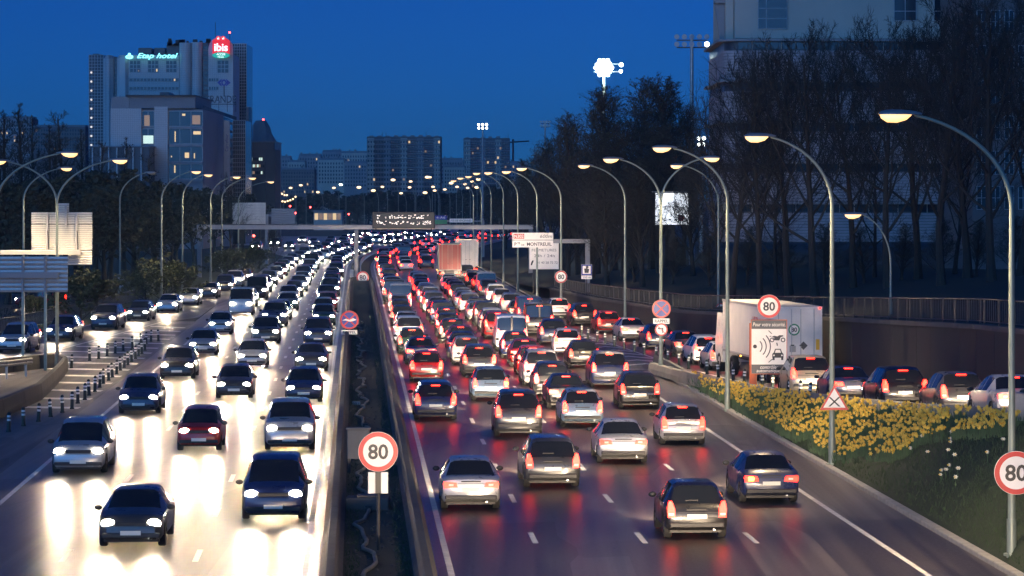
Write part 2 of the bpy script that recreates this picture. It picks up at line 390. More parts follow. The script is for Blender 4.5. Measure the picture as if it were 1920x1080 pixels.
# hatched nose between carriageway and ramp
nose_y = [168 + 4 * k for k in range(15)]
def nose_l(Y): return axis(Y) + 13.3
def nose_r(Y): return max(nose_l(Y) + .1, ramp_lane(Y) - 1.9)
nose_o = struct(strip('traffic_island_paint', [(y, nose_l(y), nose_r(y)) for y in nose_y], 'asphalt_worn', 0.012))
for y in range(170, 216, 4):
    l0, r0 = nose_l(y), nose_r(y); l1, r1 = nose_l(y + 2.6), nose_r(y + 2.6)
    if r0 - l0 < .6: continue
    mid = (l0 + r0) / 2
    q = MB(); q.add([(l0 + .15, y, 0), (mid, y + 2.4, 0), (r0 - .15, y, 0), (r0 - .15, y + .9, 0), (mid, y + 3.3, 0), (l0 + .15, y + .9, 0)], [(0, 1, 4, 5), (1, 2, 3, 4)])
    q.build('chevron_stripe', 'paint_white', nose_o, (0, 0, 0.018))
strip('edge_line', [(y, nose_r(y) - .08, nose_r(y) + .08) for y in nose_y], 'paint_white', 0.018, nose_o)
strip('edge_line', [(y, ramp_lane(y) - 1.85, ramp_lane(y) - 1.69, ramp_z(y) + .016) for y in range(70, 170, 5)], 'paint_white', 0.02, ramp)
# barrier nose along the carriageway
barrier('concrete_barrier', 'dark concrete barrier nose beside the hatched island and the daffodil bank', [(axis(y) + 15.5, y, 0.0) for y in range(139, 172, 4)], 0.62, 4)
# grassy bank rising from kerb to ramp
def bank_pt(Y, v):
    x0 = axis(Y) + 15.27; x1 = ramp_in(Y) - .2; x1 = max(x1, x0 + .05)
    z = 0.06 + (ramp_z(Y) + 0.12) * (v ** 0.8)
    return Vector((x0 + (x1 - x0) * v, Y, z))
bm_ = MB(); vs = []; fs = []
bys = [58 + 2.0 * k for k in range(53)]
for i, Y in enumerate(bys):
    for j in range(9):
        p = bank_pt(Y, j / 8); vs.append((p.x, p.y, p.z + .05 * math.sin(Y * 1.7 + j) * (0 < j < 8)))
    if i:
        for j in range(8): fs.append(((i - 1) * 9 + j, (i - 1) * 9 + j + 1, i * 9 + j + 1, i * 9 + j))
bm_.add(vs, fs); bank = struct(bm_.build('grass_bank', 'grass_ground', smooth=60))
# retaining wall: panels with joints, coping, railing on top
def wall_top(Y):
    pts = [(70, 4.9), (120, 4.05), (150, 3.15), (200, 1.75), (230, 1.4), (260, 1.0), (290, .7)]
    for a, b in zip(pts, pts[1:]):
        if Y <= b[0]: return a[1] + (b[1] - a[1]) * (Y - a[0]) / (b[0] - a[0])
    return .7
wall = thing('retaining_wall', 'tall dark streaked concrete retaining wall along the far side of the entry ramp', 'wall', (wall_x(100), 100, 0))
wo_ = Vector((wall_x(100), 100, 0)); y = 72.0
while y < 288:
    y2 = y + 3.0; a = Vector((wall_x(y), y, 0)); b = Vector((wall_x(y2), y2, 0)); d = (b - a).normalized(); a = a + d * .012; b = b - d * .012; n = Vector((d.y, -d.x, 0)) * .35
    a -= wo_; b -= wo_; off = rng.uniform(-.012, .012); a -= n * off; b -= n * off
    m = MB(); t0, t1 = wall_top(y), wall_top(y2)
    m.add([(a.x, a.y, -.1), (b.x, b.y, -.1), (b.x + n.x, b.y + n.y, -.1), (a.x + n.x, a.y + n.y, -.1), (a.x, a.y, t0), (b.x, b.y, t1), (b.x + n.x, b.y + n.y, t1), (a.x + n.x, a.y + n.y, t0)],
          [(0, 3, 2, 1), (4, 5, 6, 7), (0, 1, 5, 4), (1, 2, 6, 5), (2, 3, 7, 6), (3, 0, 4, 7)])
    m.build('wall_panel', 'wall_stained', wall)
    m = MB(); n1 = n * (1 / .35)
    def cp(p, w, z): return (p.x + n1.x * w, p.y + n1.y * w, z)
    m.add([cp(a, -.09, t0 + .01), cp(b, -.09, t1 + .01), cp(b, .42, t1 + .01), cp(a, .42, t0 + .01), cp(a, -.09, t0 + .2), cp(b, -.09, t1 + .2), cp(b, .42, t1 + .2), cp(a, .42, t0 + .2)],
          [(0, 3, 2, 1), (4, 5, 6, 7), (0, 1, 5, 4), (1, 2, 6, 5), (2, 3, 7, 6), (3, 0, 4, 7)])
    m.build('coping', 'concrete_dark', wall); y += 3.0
def railing(name, label, pts, h, every=0.16, posts=2.0, bar=0.011, matn='dark_metal'):
    o = Vector(pts[0]); root = thing(name, label, 'railing', o); P = [Vector(p) - o for p in pts]; up = Vector((0, 0, 1))
    MB().tube([p + up * h for p in P], .03, 6).build('top_rail', matn, root); MB().tube([p + up * .12 for p in P], .02, 5).build('bottom_rail', matn, root)
    bars = MB(); pm = MB().box(-.03, .03, -.03, .03, -.02, h).mesh('post', matn)
    for a, b in zip(P, P[1:]):
        L = (b - a).length; t = 0
        while t < L:
            c = a.lerp(b, t / L); bars.box(c.x - bar, c.x + bar, c.y - bar, c.y + bar, c.z + .12, c.z + h); t += every
        t = 0
        while t < L: inst('post', pm, root, a.lerp(b, t / L)); t += posts
    struct(bars.build('baluster', matn, root), 'stuff')
    return root
railing('railing', 'dark metal railing on top of the retaining wall beside the entry ramp', [(wall_x(y) + .17, y, wall_top(y) + .2) for y in range(75, 290, 15)], .95, .34, 2.4, .008)
# metal parapet where the ramp becomes a bridge
railing('railing', 'pale metal bridge railing of the entry ramp at the picture edge above the flowers', [(ramp_in(y) - .05, y, ramp_z(y) - .02) for y in (62, 72, 82, 91)], 1.0, .14, 1.6, .03, 'galvanised')
# embankment behind the wall
em = MB(); vs = []; fs = []
eys = [66 + 8 * k for k in range(60)]
def emb_z(Y, k):
    t0 = wall_top(Y) if Y < 290 else max(0, .7 - (Y - 290) / 60)
    return t0 + .12 + (0, .25, 1.0, 2.0, 2.6, 2.6, 2.6)[k] * min(1, 1.2 - Y / 700)
def emb_x(Y, k): return (wall_x(Y) if Y < 288 else axis(Y) + 15.6) + (.3, 2, 6, 11, 18, 60, 300)[k]
for i, Y in enumerate(eys):
    for k in range(7): vs.append((emb_x(Y, k), Y, emb_z(Y, k)))
    if i:
        for k in range(6): fs.append(((i - 1) * 7 + k, (i - 1) * 7 + k + 1, i * 7 + k + 1, i * 7 + k))
em.add(vs, fs); struct(em.build('embankment', 'ivy_ground', smooth=60))
def emb_at(X, Y):
    for k in range(6):
        if X <= emb_x(Y, k + 1): 
            t = max(0, (X - emb_x(Y, k)) / (emb_x(Y, k + 1) - emb_x(Y, k))); return emb_z(Y, k) + t * (emb_z(Y, k + 1) - emb_z(Y, k))
    return 2.6

# ---------------------------------------------------------------- slip road joining on the oncoming side
def slip_c(Y):
    pts = [(100, -31.5), (150, -30.3), (200, -28.4), (243, -26.9), (300, -27.2), (380, -30.0)]
    for a, b in zip(pts, pts[1:]):
        if Y <= b[0]: return a[1] + (b[1] - a[1]) * (Y - a[0]) / (b[0] - a[0])
    return -30.0
slip = struct(strip('slip_road', [(y, slip_c(y) - 2.6, max(slip_c(y) + 2.3, axis(y) - 12.3 if y > 235 else -99)) for y in range(90, 390, 10)], 'asphalt_worn', 0.004))
edge = strip('edge_line', [(y, slip_c(y) + 2.0, slip_c(y) + 2.14) for y in range(90, 232, 10)], 'paint_white', 0.010, slip)
strip('edge_line', [(y, slip_c(y) - 2.3, slip_c(y) - 2.16) for y in range(90, 380, 10)], 'paint_white', 0.010, slip)
gore = struct(strip('traffic_island_gore', [(y, slip_c(y) + 2.2, max(slip_c(y) + 2.3, axis(y) - 12.1)) for y in range(88, 240, 8)], 'asphalt_worn', 0.008))
for y in range(136, 226, 6):
    l0, r0 = slip_c(y) + 2.5, axis(y) - 12.35
    if r0 - l0 < .5: continue
    q = MB(); q.add([(l0, y + 2.5, 0), (r0, y, 0), (r0, y + 1.1, 0), (l0, y + 3.6, 0)], [(0, 1, 2, 3)])
    q.build('chevron_stripe', 'paint_white', gore, (0, 0, 0.014))
# far side street beyond the slip road and a grass verge
struct(strip('side_street', [(y, -75 + y * .02, slip_c(min(y, 380)) - 6.5 - max(0, y - 300) * .05) for y in range(150, 301, 15)], 'asphalt', -0.02))
struct(strip('verge', [(y, slip_c(min(y, 380)) - 40 if y > 300 else slip_c(y) - 6.4, (slip_c(y) - 2.6) if y < 380 else axis(y) - 12.3 - max(0, min(1, (y - 480) / 120)) * 16) for y in range(90, 521, 10)], 'grass_ground', 0.02))
railing('railing', 'thin dark street railing between the slip road and the side street', [(slip_c(y) - 5.5, y, 0.02) for y in range(165, 300, 15)], 1.0, .15, 1.8)
# curved concrete nose wall and rail at the end of the gore
nosew = [G(-60, 800), G(0, 782), G(40, 765), G(72, 750), G(95, 728), G(115, 706), G(122, 696), G(108, 690), G(70, 692), G(20, 698), G(-40, 706)]
barrier('nose_wall', 'curved concrete wall rounding the nose between slip road and carriageway', [(p.x, p.y, 0) for p in nosew], 0.75, 4, 0.16, 0.12, 'concrete_dark')
guardrail('guard_rail', 'weathered steel guard rail on the nose wall beside the slip road', [tuple(G(-40, 715) + Vector((0, 0, .05))), tuple(G(12, 712)), tuple(G(60, 706))], .95, 2.2)
inner = MB(); inner.add([tuple(p + Vector((0, 0, .03))) for p in (G(-60, 790), G(0, 775), G(70, 746), G(110, 705), G(70, 697), G(-40, 712))], [(0, 1, 2, 3, 4, 5)])
struct(inner.build('island_surface', 'asphalt_worn'))
# far cross road seen under the gantry
struct(strip('junction_road', [(y, axis(y) - 60, axis(y) - 27) for y in range(600, 760, 20)], 'asphalt', -0.01))
# ================================================================== STREET LAMPS
LAMPCOL = (1.0, 0.74, 0.44)
head_me = None
def lamp_head(root, tip, dirx, lit, big=1.18):
    # luminaire: tapered canopy above, glowing bowl below; dirx = direction the arm points (unit, XY)
    cs = []
    prof = [(-.42, .05, .03), (-.28, .12, .07), (0, .19, .10), (.28, .20, .10), (.42, .15, .07), (.48, .06, .03)]
    def ringpts(t, w, h, z0, up):
        out = []
        for k in range(9):
            a = math.pi * k / 8
            out.append((t, w * math.cos(a), z0 + (h if up else -h) * math.sin(a)))
        return out
    ang = math.atan2(dirx[1], dirx[0])
    m = MB(); vs = []; fs = []
    for i, (t, w, h) in enumerate(prof):
        vs += ringpts(t * big, w * big, h * big, 0, True)
        if i:
            for k in range(8): fs.append(((i - 1) * 9 + k, (i - 1) * 9 + k + 1, i * 9 + k + 1, i * 9 + k))
    m.add(vs, fs); hd = m.build('lamp_head', 'galvanised', root, tip, ang, smooth=50)
    m = MB(); vs = []; fs = []
    for i, (t, w, h) in enumerate([(-.20, .07, .02), (-.1, .15, .11), (.1, .18, .17), (.3, .18, .16), (.42, .12, .08), (.45, .04, .015)]):
        vs += ringpts(t * big, w * big, h * big, -.004, False)
        if i:
            for k in range(8): fs.append(((i - 1) * 9 + k, i * 9 + k, i * 9 + k + 1, (i - 1) * 9 + k + 1))
    m.add(vs, fs); m.build('lamp_bowl', 'lamp_glow' if lit else 'sign_back', hd, smooth=60)
    return hd
def street_lamp(base, heads, label, group, lit=True, Zbase=0.0, power=2600, r=0.1, light=True):
    # base: world point; heads: list of world points of the luminaires
    b = Vector(base); root = thing('street_lamp', label, 'street lamp', b, group=group)
    top = max(h[2] for h in heads) - b.z
    zb = top - 2.3
    pole = MB().tube([(0, 0, -.05), (0, 0, .9)], [r * 1.25, r * 1.25], 10); pole.tube([(0, 0, .9), (0, 0, zb * .5), (0, 0, zb)], [r, r * .82, r * .66], 10)
    pole.tube([(0, 0, 0), (0, 0, .06)], r * 2.0, 10); pole.build('pole', 'pole_green', root, smooth=40)
    for hpos in heads:
        h = Vector(hpos) - b; d = Vector((h.x, h.y, 0)); L = d.length; d.normalize()
        pts = []
        for k in range(13):
            t = k / 12
            # quarter-like sweep: vertical at the pole, nearly level at the head
            a = t * R(74)
            px = (1 - math.cos(a)) / (1 - math.cos(R(74))); pz = math.sin(a) / math.sin(R(74))
            pts.append((d.x * L * px, d.y * L * px, zb + (h.z - zb) * pz))
        MB().tube(pts, [r * (.66 - .3 * k / 12) for k in range(13)], 8).build('arm', 'pole_green', root, smooth=60)
        end = Vector(pts[-1]); tilt = d * .3
        lamp_head(root, tuple(end + d * .32 + Vector((0, 0, .02))), (d.x, d.y), lit)
        if lit and light:
            spot(root, tuple(end + d * .35 + Vector((0, 0, -.2))), power, LAMPCOL, 128, (0, 0, 0), .6, .15)
    return root
# outbound side, on the kerb (pole px, base py, head px, head py)
def lamp_px(pole_px, base_py, heads, label, group, lit=True, Z=0.0, **k):
    b = G(pole_px, base_py, Z)
    hs = [(XX(hx, b.y), b.y, ZZ(hy, b.y)) for hx, hy in heads]
    return street_lamp(b, hs, label, group, lit, **k)
GR = 'street lamps along the outbound carriageway'
rightl = [(1897, 1042, [(1715, 216)], .25, 'tall curved-arm street lamp carrying the speed sign cut by the picture edge'),
          (1560, 872, [(1445, 257)], .1, 'curved-arm street lamp carrying the triangular crossroads sign in the daffodils'),
          (1364, 770, [(1262, 278)], .05, 'curved-arm street lamp at the tip of the daffodil bed, beside the radar sign'),
          (1239, 706, [(1163, 299), (1317, 297)], 0, 'two-armed street lamp carrying the round no-stopping sign on the hatched island')]
for px, py, hs, z, lb in rightl: lamp_px(px, py, hs, lb, GR, Z=z, power=7000)
for i, (px, py, hx, hy) in enumerate([(1172, 622, 1108, 311), (1052, 596, 990, 316), (1007, 570, 960, 322), (971, 548, 925, 324), (944, 530, 902, 325), (921, 514, 886, 331), (903, 503, 870, 334), (888, 494, 857, 339)]):
    lamp_px(px, py, [(hx, hy)], 'curved-arm street lamp on the outbound verge, %s one beyond the two-armed lamp' % ordn(i + 1), GR, power=5500)
lamp_px(1347, 640, [(1283, 311)], 'thin street lamp by the retaining wall carrying the small no-left-turn sign', 'street lamps beside the entry ramp', power=500)
b = Vector((16.9, 118, 1.25))
street_lamp((XX(1670, 150), 150, 3.2), [(XX(1618, 150), 150, ZZ(403, 150))], 'short street lamp standing behind the retaining wall, lower than the others', 'street lamps beside the entry ramp', power=160, r=.07)
# oncoming side
GL = 'street lamps along the oncoming carriageway'
lamp_px(107, 692, [(14, 303), (208, 301)], 'two-armed street lamp rising from the nose of the concrete wall', GL, power=6000)
lamp_px(44, 610, [(112, 316)], 'curved-arm street lamp behind the pale sign back at the picture edge', GL, power=5000)
lamp_px(-6, 726, [(112, 288)], 'street lamp just outside the picture whose long arm reaches over the sign back', GL, power=5000)
lamp_px(225, 565, [(274, 324)], 'unlit curved-arm street lamp carrying the back of a round sign', GL, lit=False)
for i, (px, py, hx, hy) in enumerate([(303, 576, 357, 322), (342, 552, 381, 328), (395, 536, 435, 332), (416, 526, 465, 334), (447, 512, 500, 341)]):
    lamp_px(px, py, [(hx, hy)], 'curved-arm street lamp on the grass verge, %s lit one beyond the unlit lamp' % ordn(i + 1), GL, power=5500)
# back of a round sign on the unlit lamp
p = G(225, 565); s = thing('reversed_round_sign', 'grey back of a round road sign on the unlit street lamp', 'road sign', (p.x, p.y - .14, ZZ(529, p.y)))
MB().disc(0, 0, .45, -.02, .02, 28).build('disc', 'sign_back', s); MB().box(-.04, .04, .02, .12, -.2, .2).build('bracket', 'dark_metal', s)

# ================================================================== SIGNS
def speed80(loc, r, label, matw='sign_white', num='80', group=None, post=None):
    s = thing('speed_sign', label, 'road sign', loc, group=group)
    MB().disc(0, 0, r, 0, .03, 40).build('disc', matw, s)
    MB().ring(0, 0, r * .76, r * .985, -.008, .004, 40).build('red_ring', 'sign_red', s)
    text(num, r * .72, 'sign_black', s, (0, -.006, 0), bold=.03)
    MB().box(-.05, .05, .03, .12, -r * .6, r * .6).build('bracket', 'galvanised', s)
    if post: MB().tube([(0, .13, -post), (0, .13, r * .7)], .045, 8).build('post', 'dark_metal', s)
    return s
def plate_sign(name, label, loc, w, h, parts, cat='road sign', face='sign_white', border=None, post=None, frame=None):
    s = thing(name, label, cat, loc)
    MB().bbox(-w / 2, w / 2, 0, .03, -h / 2, h / 2, .012).build('panel', face, s)
    if border:
        m = MB(); t = .03 if not frame else frame
        for a in ((-w / 2 + .01, w / 2 - .01, h / 2 - t, h / 2 - .01), (-w / 2 + .01, w / 2 - .01, -h / 2 + .01, -h / 2 + t), (-w / 2 + .01, -w / 2 + t, -h / 2 + t, h / 2 - t), (w / 2 - t, w / 2 - .01, -h / 2 + t, h / 2 - t)):
            m.box(a[0], a[1], -.006, .004, a[2], a[3])
        m.build('border', border, s)
    return s
def at(px, py, Y): return (XX(px, Y), Y, ZZ(py, Y))
p = G(1897, 1042, .25); speed80((XX(1902, p.y), p.y - .26, ZZ(885, p.y)), .53, 'big red-ringed 80 sign cut by the picture edge below the daffodils')
# triangle crossroads
p = G(1560, 872, .1); w = .48
s = thing('warning_sign', 'red-bordered triangular warning sign with a black X in the daffodils', 'road sign', (XX(1563, p.y), p.y - .26, ZZ(768, p.y)))
def tri(k, z0): return [(-w * k, z0), (w * k, z0), (0, z0 + w * k * 1.73)]
MB().prism(tri(1, 0), 0, .03).build('panel', 'sign_red', s); MB().prism(tri(.76, .085), -.006, .004).build('field', 'sign_white', s)
m = MB()
for sg in (-1, 1):
    m.prism([(-.17 * sg - .035, .12), (-.17 * sg + .035, .12), (.17 * sg + .035, .44), (.17 * sg - .035, .44)][::1], -.012, -.005)
m.build('cross_symbol', 'sign_black', s); MB().box(-.05, .05, .03, .14, .1, .6).build('bracket', 'galvanised', s)
# no stopping + RAPPEL + no left turn on the two-armed lamp
def no_stopping(loc, r, label, patched=False):
    s = thing('no_stopping_sign', label, 'road sign', loc)
    MB().disc(0, 0, r, 0, .03, 40).build('disc', 'sign_blue', s); MB().ring(0, 0, r * .80, r, -.006, .004, 40).build('red_ring', 'sign_red', s)
    m = MB(); q = r * .6; t = r * .10
    for sg in (-1, 1): m.prism([(-q * sg - t, -q), (-q * sg + t, -q), (q * sg + t, q), (q * sg - t, q)], -.012 if sg > 0 else -.010, .002)
    m.build('red_cross', 'sign_red', s)
    if patched:   # ragged white patch across the face
        m = MB(); m.prism([(-.75 * r, -.05 * r), (-.35 * r, .14 * r), (0, .02 * r), (.4 * r, .2 * r), (.76 * r, .02 * r), (.4 * r, -.12 * r), (.05 * r, .12 * r * -1.4), (-.4 * r, -.05 * r)], -.016, -.013); m.build('white_patch', 'sign_white', s)
    MB().tube([(0, .12, -r), (0, .12, r)], .03, 6).build('bracket', 'galvanised', s)
    return s
def rappel(loc, w, h, label):
    s = plate_sign('rappel_plate', label, loc, w, h, []); text('RAPPEL', h * .55, 'sign_black', s, (0, -.006, 0), width=w * .82, bold=.02); return s
def no_left(loc, r, label):
    s = thing('no_left_turn_sign', label, 'road sign', loc)
    MB().disc(0, 0, r, 0, .03, 32).build('disc', 'sign_white', s); MB().ring(0, 0, r * .78, r, -.006, .004, 32).build('red_ring', 'sign_red', s)
    m = MB(); m.box(-.05 * r + .18 * r, .11 * r + .18 * r, -.008, .002, -.5 * r, .28 * r); m.box(-.3 * r, .13 * r, -.0085, .002, .14 * r, .285 * r); m.prism([(-.6 * r, .21 * r), (-.28 * r, -.03 * r), (-.28 * r, .45 * r)], -.008, .002); m.build('arrow', 'sign_black', s)
    m = MB(); q = .56 * r; t = .07 * r; m.prism([(-q - t, q), (-q + t, q), (q + t, -q), (q - t, -q)][::-1], -.013, -.009); m.build('red_bar', 'sign_red', s)
    MB().box(-.04, .04, .03, .1, -.15, .15).build('bracket', 'galvanised', s)
    return s
p = G(1239, 706); yy = p.y - .28
no_stopping(at(1240, 579, yy), .47, 'round blue no-stopping sign with red cross on the two-armed lamp')
rappel(at(1240, 602, yy), .82, .27, 'small white RAPPEL plate under the no-stopping sign on the two-armed lamp')
no_left(at(1240, 618, yy), .32, 'round no-left-turn sign below the RAPPEL plate on the two-armed lamp')
p = G(1347, 640); no_left(at(1351, 577, p.y - .25), .29, 'small round no-left-turn sign on the thin lamp by the retaining wall')
# radar panel
Yr = 137.0; b0 = Vector((XX(1441, Yr), Yr, .30))
speed80((XX(1441, Yr), Yr - .3, ZZ(574, Yr)), .50, 'red-ringed 80 sign above the speed camera panel, in front of the lorry')
s = thing('speed_camera_panel', 'tall white panel with motorbike, car and radar waves, dark lettered bands', 'road sign', (XX(1441, Yr), Yr - .25, ZZ(650, Yr)))
W2, H2 = 0.775, 1.17
MB().bbox(-W2, W2, 0, .05, -H2, H2, .015).build('panel', 'sign_white', s)
MB().box(-W2 + .03, W2 - .03, -.006, .004, H2 - .40, H2 - .03).build('top_band', 'sign_slate', s); MB().box(-W2 + .03, W2 - .03, -.006, .004, -H2 + .03, -H2 + .42).build('bottom_band', 'sign_slate', s)
m = MB()
for a in ((-W2, W2, H2 - .028, H2), (-W2, W2, -H2, -H2 + .028), (-W2, -W2 + .028, -H2 + .028, H2 - .028), (W2 - .028, W2, -H2 + .028, H2 - .028)): m.box(a[0], a[1], -.008, .002, a[2], a[3])
m.build('border', 'orange_post', s)
text('Pour votre sécurité,', .16, 'sign_white', s, (0, -.011, H2 - .22), shear=.2, width=1.38); text('contrôles', .15, 'sign_white', s, (0, -.011, -H2 + .31), shear=.2, width=.78); text('automatiques', .14, 'sign_white', s, (0, -.011, -H2 + .13), shear=.2, width=1.08)
m = MB(); m.disc(-.60, .02, .085, -.008, .002, 20)
for rr in (.32, .50, .68):
    for k in range(10):
        a0 = R(-44 + 88 * k / 10); a1 = R(-44 + 88 * (k + 1) / 10); q = .022
        m.prism([(-.62 + (rr - q) * math.cos(a0), .02 + (rr - q) * math.sin(a0)), (-.62 + (rr + q) * math.cos(a0), .02 + (rr + q) * math.sin(a0)), (-.62 + (rr + q) * math.cos(a1), .02 + (rr + q) * math.sin(a1)), (-.62 + (rr - q) * math.cos(a1), .02 + (rr - q) * math.sin(a1))], -.008, .002)
m.build('radar_waves', 'sign_black', s)
m = MB()    # car pictogram, front view
m.prism([(.14, -.46), (.62, -.46), (.62, -.30), (.56, -.24), (.50, -.08), (.26, -.08), (.20, -.24), (.14, -.30)], -.008, .002)
m.box(.15, .24, -.0085, .002, -.56, -.46); m.box(.52, .61, -.0085, .002, -.56, -.46); m.build('car_symbol', 'sign_black', s)
m = MB(); m.prism([(.25, -.25), (.51, -.25), (.47, -.12), (.29, -.12)], -.013, -.009); m.disc(.21, -.36, .035, -.013, -.009, 12); m.disc(.55, -.36, .035, -.013, -.009, 12); m.build('car_symbol_cutout', 'sign_white', s)
m = MB()    # motorbike pictogram
for cx in (.13, .60): m.ring(cx, .30, .06, .10, -.008, .002, 16)
m.prism([(.13, .32), (.28, .28), (.44, .28), (.50, .42), (.62, .46), (.60, .50), (.44, .50), (.36, .45), (.22, .48), (.12, .44), (.24, .38)], -.0085, .002); m.box(.02, .1, -.008, .002, .44, .47)
m.build('motorbike_symbol', 'sign_black', s)
m = MB()
for (x0, z0, x1, z1) in ((-.02, .70, .12, .56), (.33, .18, .36, .05), (-.02, -.66, .14, -.52)):
    m.prism([(x0 - .025, z0), (x0 + .025, z0), (x1 + .025, z1), (x1 - .025, z1)] if z1 > z0 else [(x1 - .025, z1), (x1 + .025, z1), (x0 + .025, z0), (x0 - .025, z0)], -.008, .002)
m.build('lane_marks', 'sign_black', s)
s2 = thing('orange_post', 'square orange post holding up the speed camera panel in the daffodils', 'post', (XX(1412, Yr), Yr, .25))
zt = ZZ(702, Yr) - .25
MB().bbox(-.16, .16, -.12, .12, -.1, zt + 2.2, .02).build('post_body', 'orange_post', s2)
q = plate_sign('arrow_plate', '', (0, 0, 0), .2, .26, []); q.parent = s2; q.location = (0, -.16, zt - .55); del q['label']; del q['category']
text('1', .15, 'sign_black', q, (0, -.006, 0))
s3 = thing('steel_post', 'thin grey steel post beside the orange post under the speed camera panel', 'post', (XX(1463, Yr), Yr, .25)); MB().tube([(0, 0, -.1), (0, 0, zt + 2.0)], .04, 8).build('tube', 'galvanised', s3)
MB().tube([(0, 0, -.1), (0, 0, .03)], .09, 8).build('foot', 'dark_metal', s3)
# far outbound verge signs
p = G(1052, 596); speed80(at(1052, 519, p.y - .3), .47, 'red-ringed 80 sign on the outbound verge, below the direction sign')
Yc = 250.0
s = plate_sign('service_sign', 'small white square sign with blue border, black figure and 550 m plate', at(1100, 506, Yc), .84, .84, [], border='sign_blue', frame=.11)
m = MB(); m.prism([(-.16, -.24), (.14, -.24), (.20, .06), (.06, .10), (.16, .22), (.08, .32), (-.08, .28), (-.04, .12), (-.2, .1)], -.008, .002); m.build('figure_symbol', 'sign_black', s)
MB().box(-.42, .42, 0, .03, -.72, -.45).build('distance_plate', 'sign_white', s); text('550 m', .16, 'sign_black', s, (0, -.006, -.585), width=.62)
MB().tube([(0, .1, -3.5), (0, .1, .35)], .045, 8).build('post', 'dark_metal', s)
# direction sign on a cantilever
Yd = 262.0
s = thing('direction_sign', 'white direction sign N302 600m over PTE DE MONTREUIL on a cantilever arm', 'road sign', (XX(999, Yd), Yd, ZZ(450, Yd)))
sc_ = Yd / F; w = 77 * sc_; h1 = 13.2 * sc_
MB().bbox(-w / 2, w / 2, 0, .06, .02, .02 + h1, .02).build('upper_panel', 'sign_white', s); MB().bbox(-w / 2, w / 2, 0, .06, -.03 - h1, -.03, .02).build('lower_panel', 'sign_white', s)
z1 = .02 + h1 / 2; z2 = -.03 - h1 / 2
MB().box(-w / 2 + .1, -w / 2 + .98, -.006, .004, z1 - .2, z1 + .2).build('route_badge', 'sign_red', s); text('N302', .26, 'sign_white', s, (-w / 2 + .54, -.012, z1), width=.76, bold=.02)
text('600m', .27, 'sign_black', s, (w / 2 - .62, -.006, z1), shear=.25, width=1.0)
text('P', .27, 'sign_black', s, (-w / 2 + .26, -.006, z2 - .02), bold=.03); text('TE', .15, 'sign_black', s, (-w / 2 + .52, -.006, z2 + .06), bold=.03); text('DE', .14, 'sign_black', s, (-w / 2 + .86, -.006, z2 - .08), bold=.03); text('MONTREUIL', .27, 'sign_black', s, (.52, -.006, z2 - .02), width=2.02, bold=.03)
for x in (-.9, .9): MB().box(x - .05, x + .05, .06, .16, -.6, .6).build('bracket', 'galvanised', s)
g = thing('sign_cantilever', 'grey box-section cantilever post and arm holding the N302 direction sign', 'gantry', (XX(1102, Yd), Yd + .35, 0))
zb = ZZ(451, Yd)
MB().bbox(-.2, .2, -.18, .18, -.1, zb + .12, .03).build('post', 'panel_grey', g); MB().box(XX(965, Yd) - XX(1102, Yd), -.2, -.15, .15, zb - .22, zb + .12).build('arm', 'panel_grey', g)
Yf = 300.0
s = thing('advert_panel', 'cream panel lettered FERMETURES 24h 24h with phone number, partly behind the direction sign', 'sign', at(1020, 480, Yf))
w, h = 56 * Yf / F, 50 * Yf / F
MB().bbox(-w / 2, w / 2, 0, .06, -h / 2, h / 2, .02).build('panel', 'wall_cream', s); MB().bbox(-w / 2 + .03, w / 2 - .03, -.01, .002, -h / 2 + .03, h / 2 - .03, .004).build('face', 'sign_white', s)
text('FERMETURES', .24, 'sign_slate', s, (0, -.016, .55), width=2.3); text('24h / 24h', .26, 'sign_slate', s, (.05, -.016, .02), width=1.95); text('01 40 28 72 72', .22, 'sign_slate', s, (.3, -.016, -.62), width=1.95)
m = MB(); m.prism([(-1.25, -.85), (-1.13, -.88), (-.98, -.5), (-.98, -.4), (-1.1, -.42), (-1.2, -.6)], -.02, -.01); m.build('phone_symbol', 'sign_black', s)
for x in (-1, 1): MB().box(x - .06, x + .06, .06, .16, -ZZ(480, Yf) + .05, h / 2).build('post', 'dark_metal', s)

# ---------------------------------------------------------------- median furniture
def med(px, py_base): return G(px, py_base, .06)
Ym = 81.0
x_ = XX(709, Ym)
speed80((x_, Ym, ZZ(847, Ym)), .505, 'large red-ringed 80 sign standing on the median, nearest the camera', post=ZZ(847, Ym) - .02)
s = thing('marker_plates', 'pair of small white plates under the large median 80 sign', 'road sign', (x_, Ym - .03, ZZ(905, Ym)))
for sg in (-1, 1): MB().bbox(-.255 if sg < 0 else .07, -.07 if sg < 0 else .255, 0, .03, -.27, .27, .02).build('plate', 'sign_white', s)
MB().box(-.068, .068, .0, .02, -.26, .26).build('dark_bar', 'sign_black', s)
Yn = 214.0
speed80((XX(680, Yn + 130), Yn + 130, ZZ(520, Yn + 130)), .68, 'red-ringed 80 sign on the median near the gantry leg', post=ZZ(520, Yn + 130))
Yk = 203.0
no_stopping((XX(655, Yk), Yk, ZZ(600, Yk)), .60, 'worn blue and red no-stopping sign with a ragged white patch on the median', True)
rp = rappel((XX(655, Yk), Yk, ZZ(623, Yk)), 1.02, .28, 'white RAPPEL plate on the median under the worn no-stopping sign')
MB().tube([(0, .14, -ZZ(623, Yk)), (0, .14, 1.3)], .05, 8).build('post', 'dark_metal', rp)
Yq = 138.0
s = plate_sign('distance_marker', 'tiny grey plate reading 30.1 on a thin median post', (XX(668, Yq), Yq, ZZ(757, Yq)), .34, .2, [], face='sign_back'); text('30.1', .11, 'sign_black', s, (0, -.006, 0), width=.26)
MB().tube([(0, .06, -ZZ(757, Yq) + .05), (0, .06, .1)], .025, 6).build('post', 'dark_metal', s)
Ye = 104.0
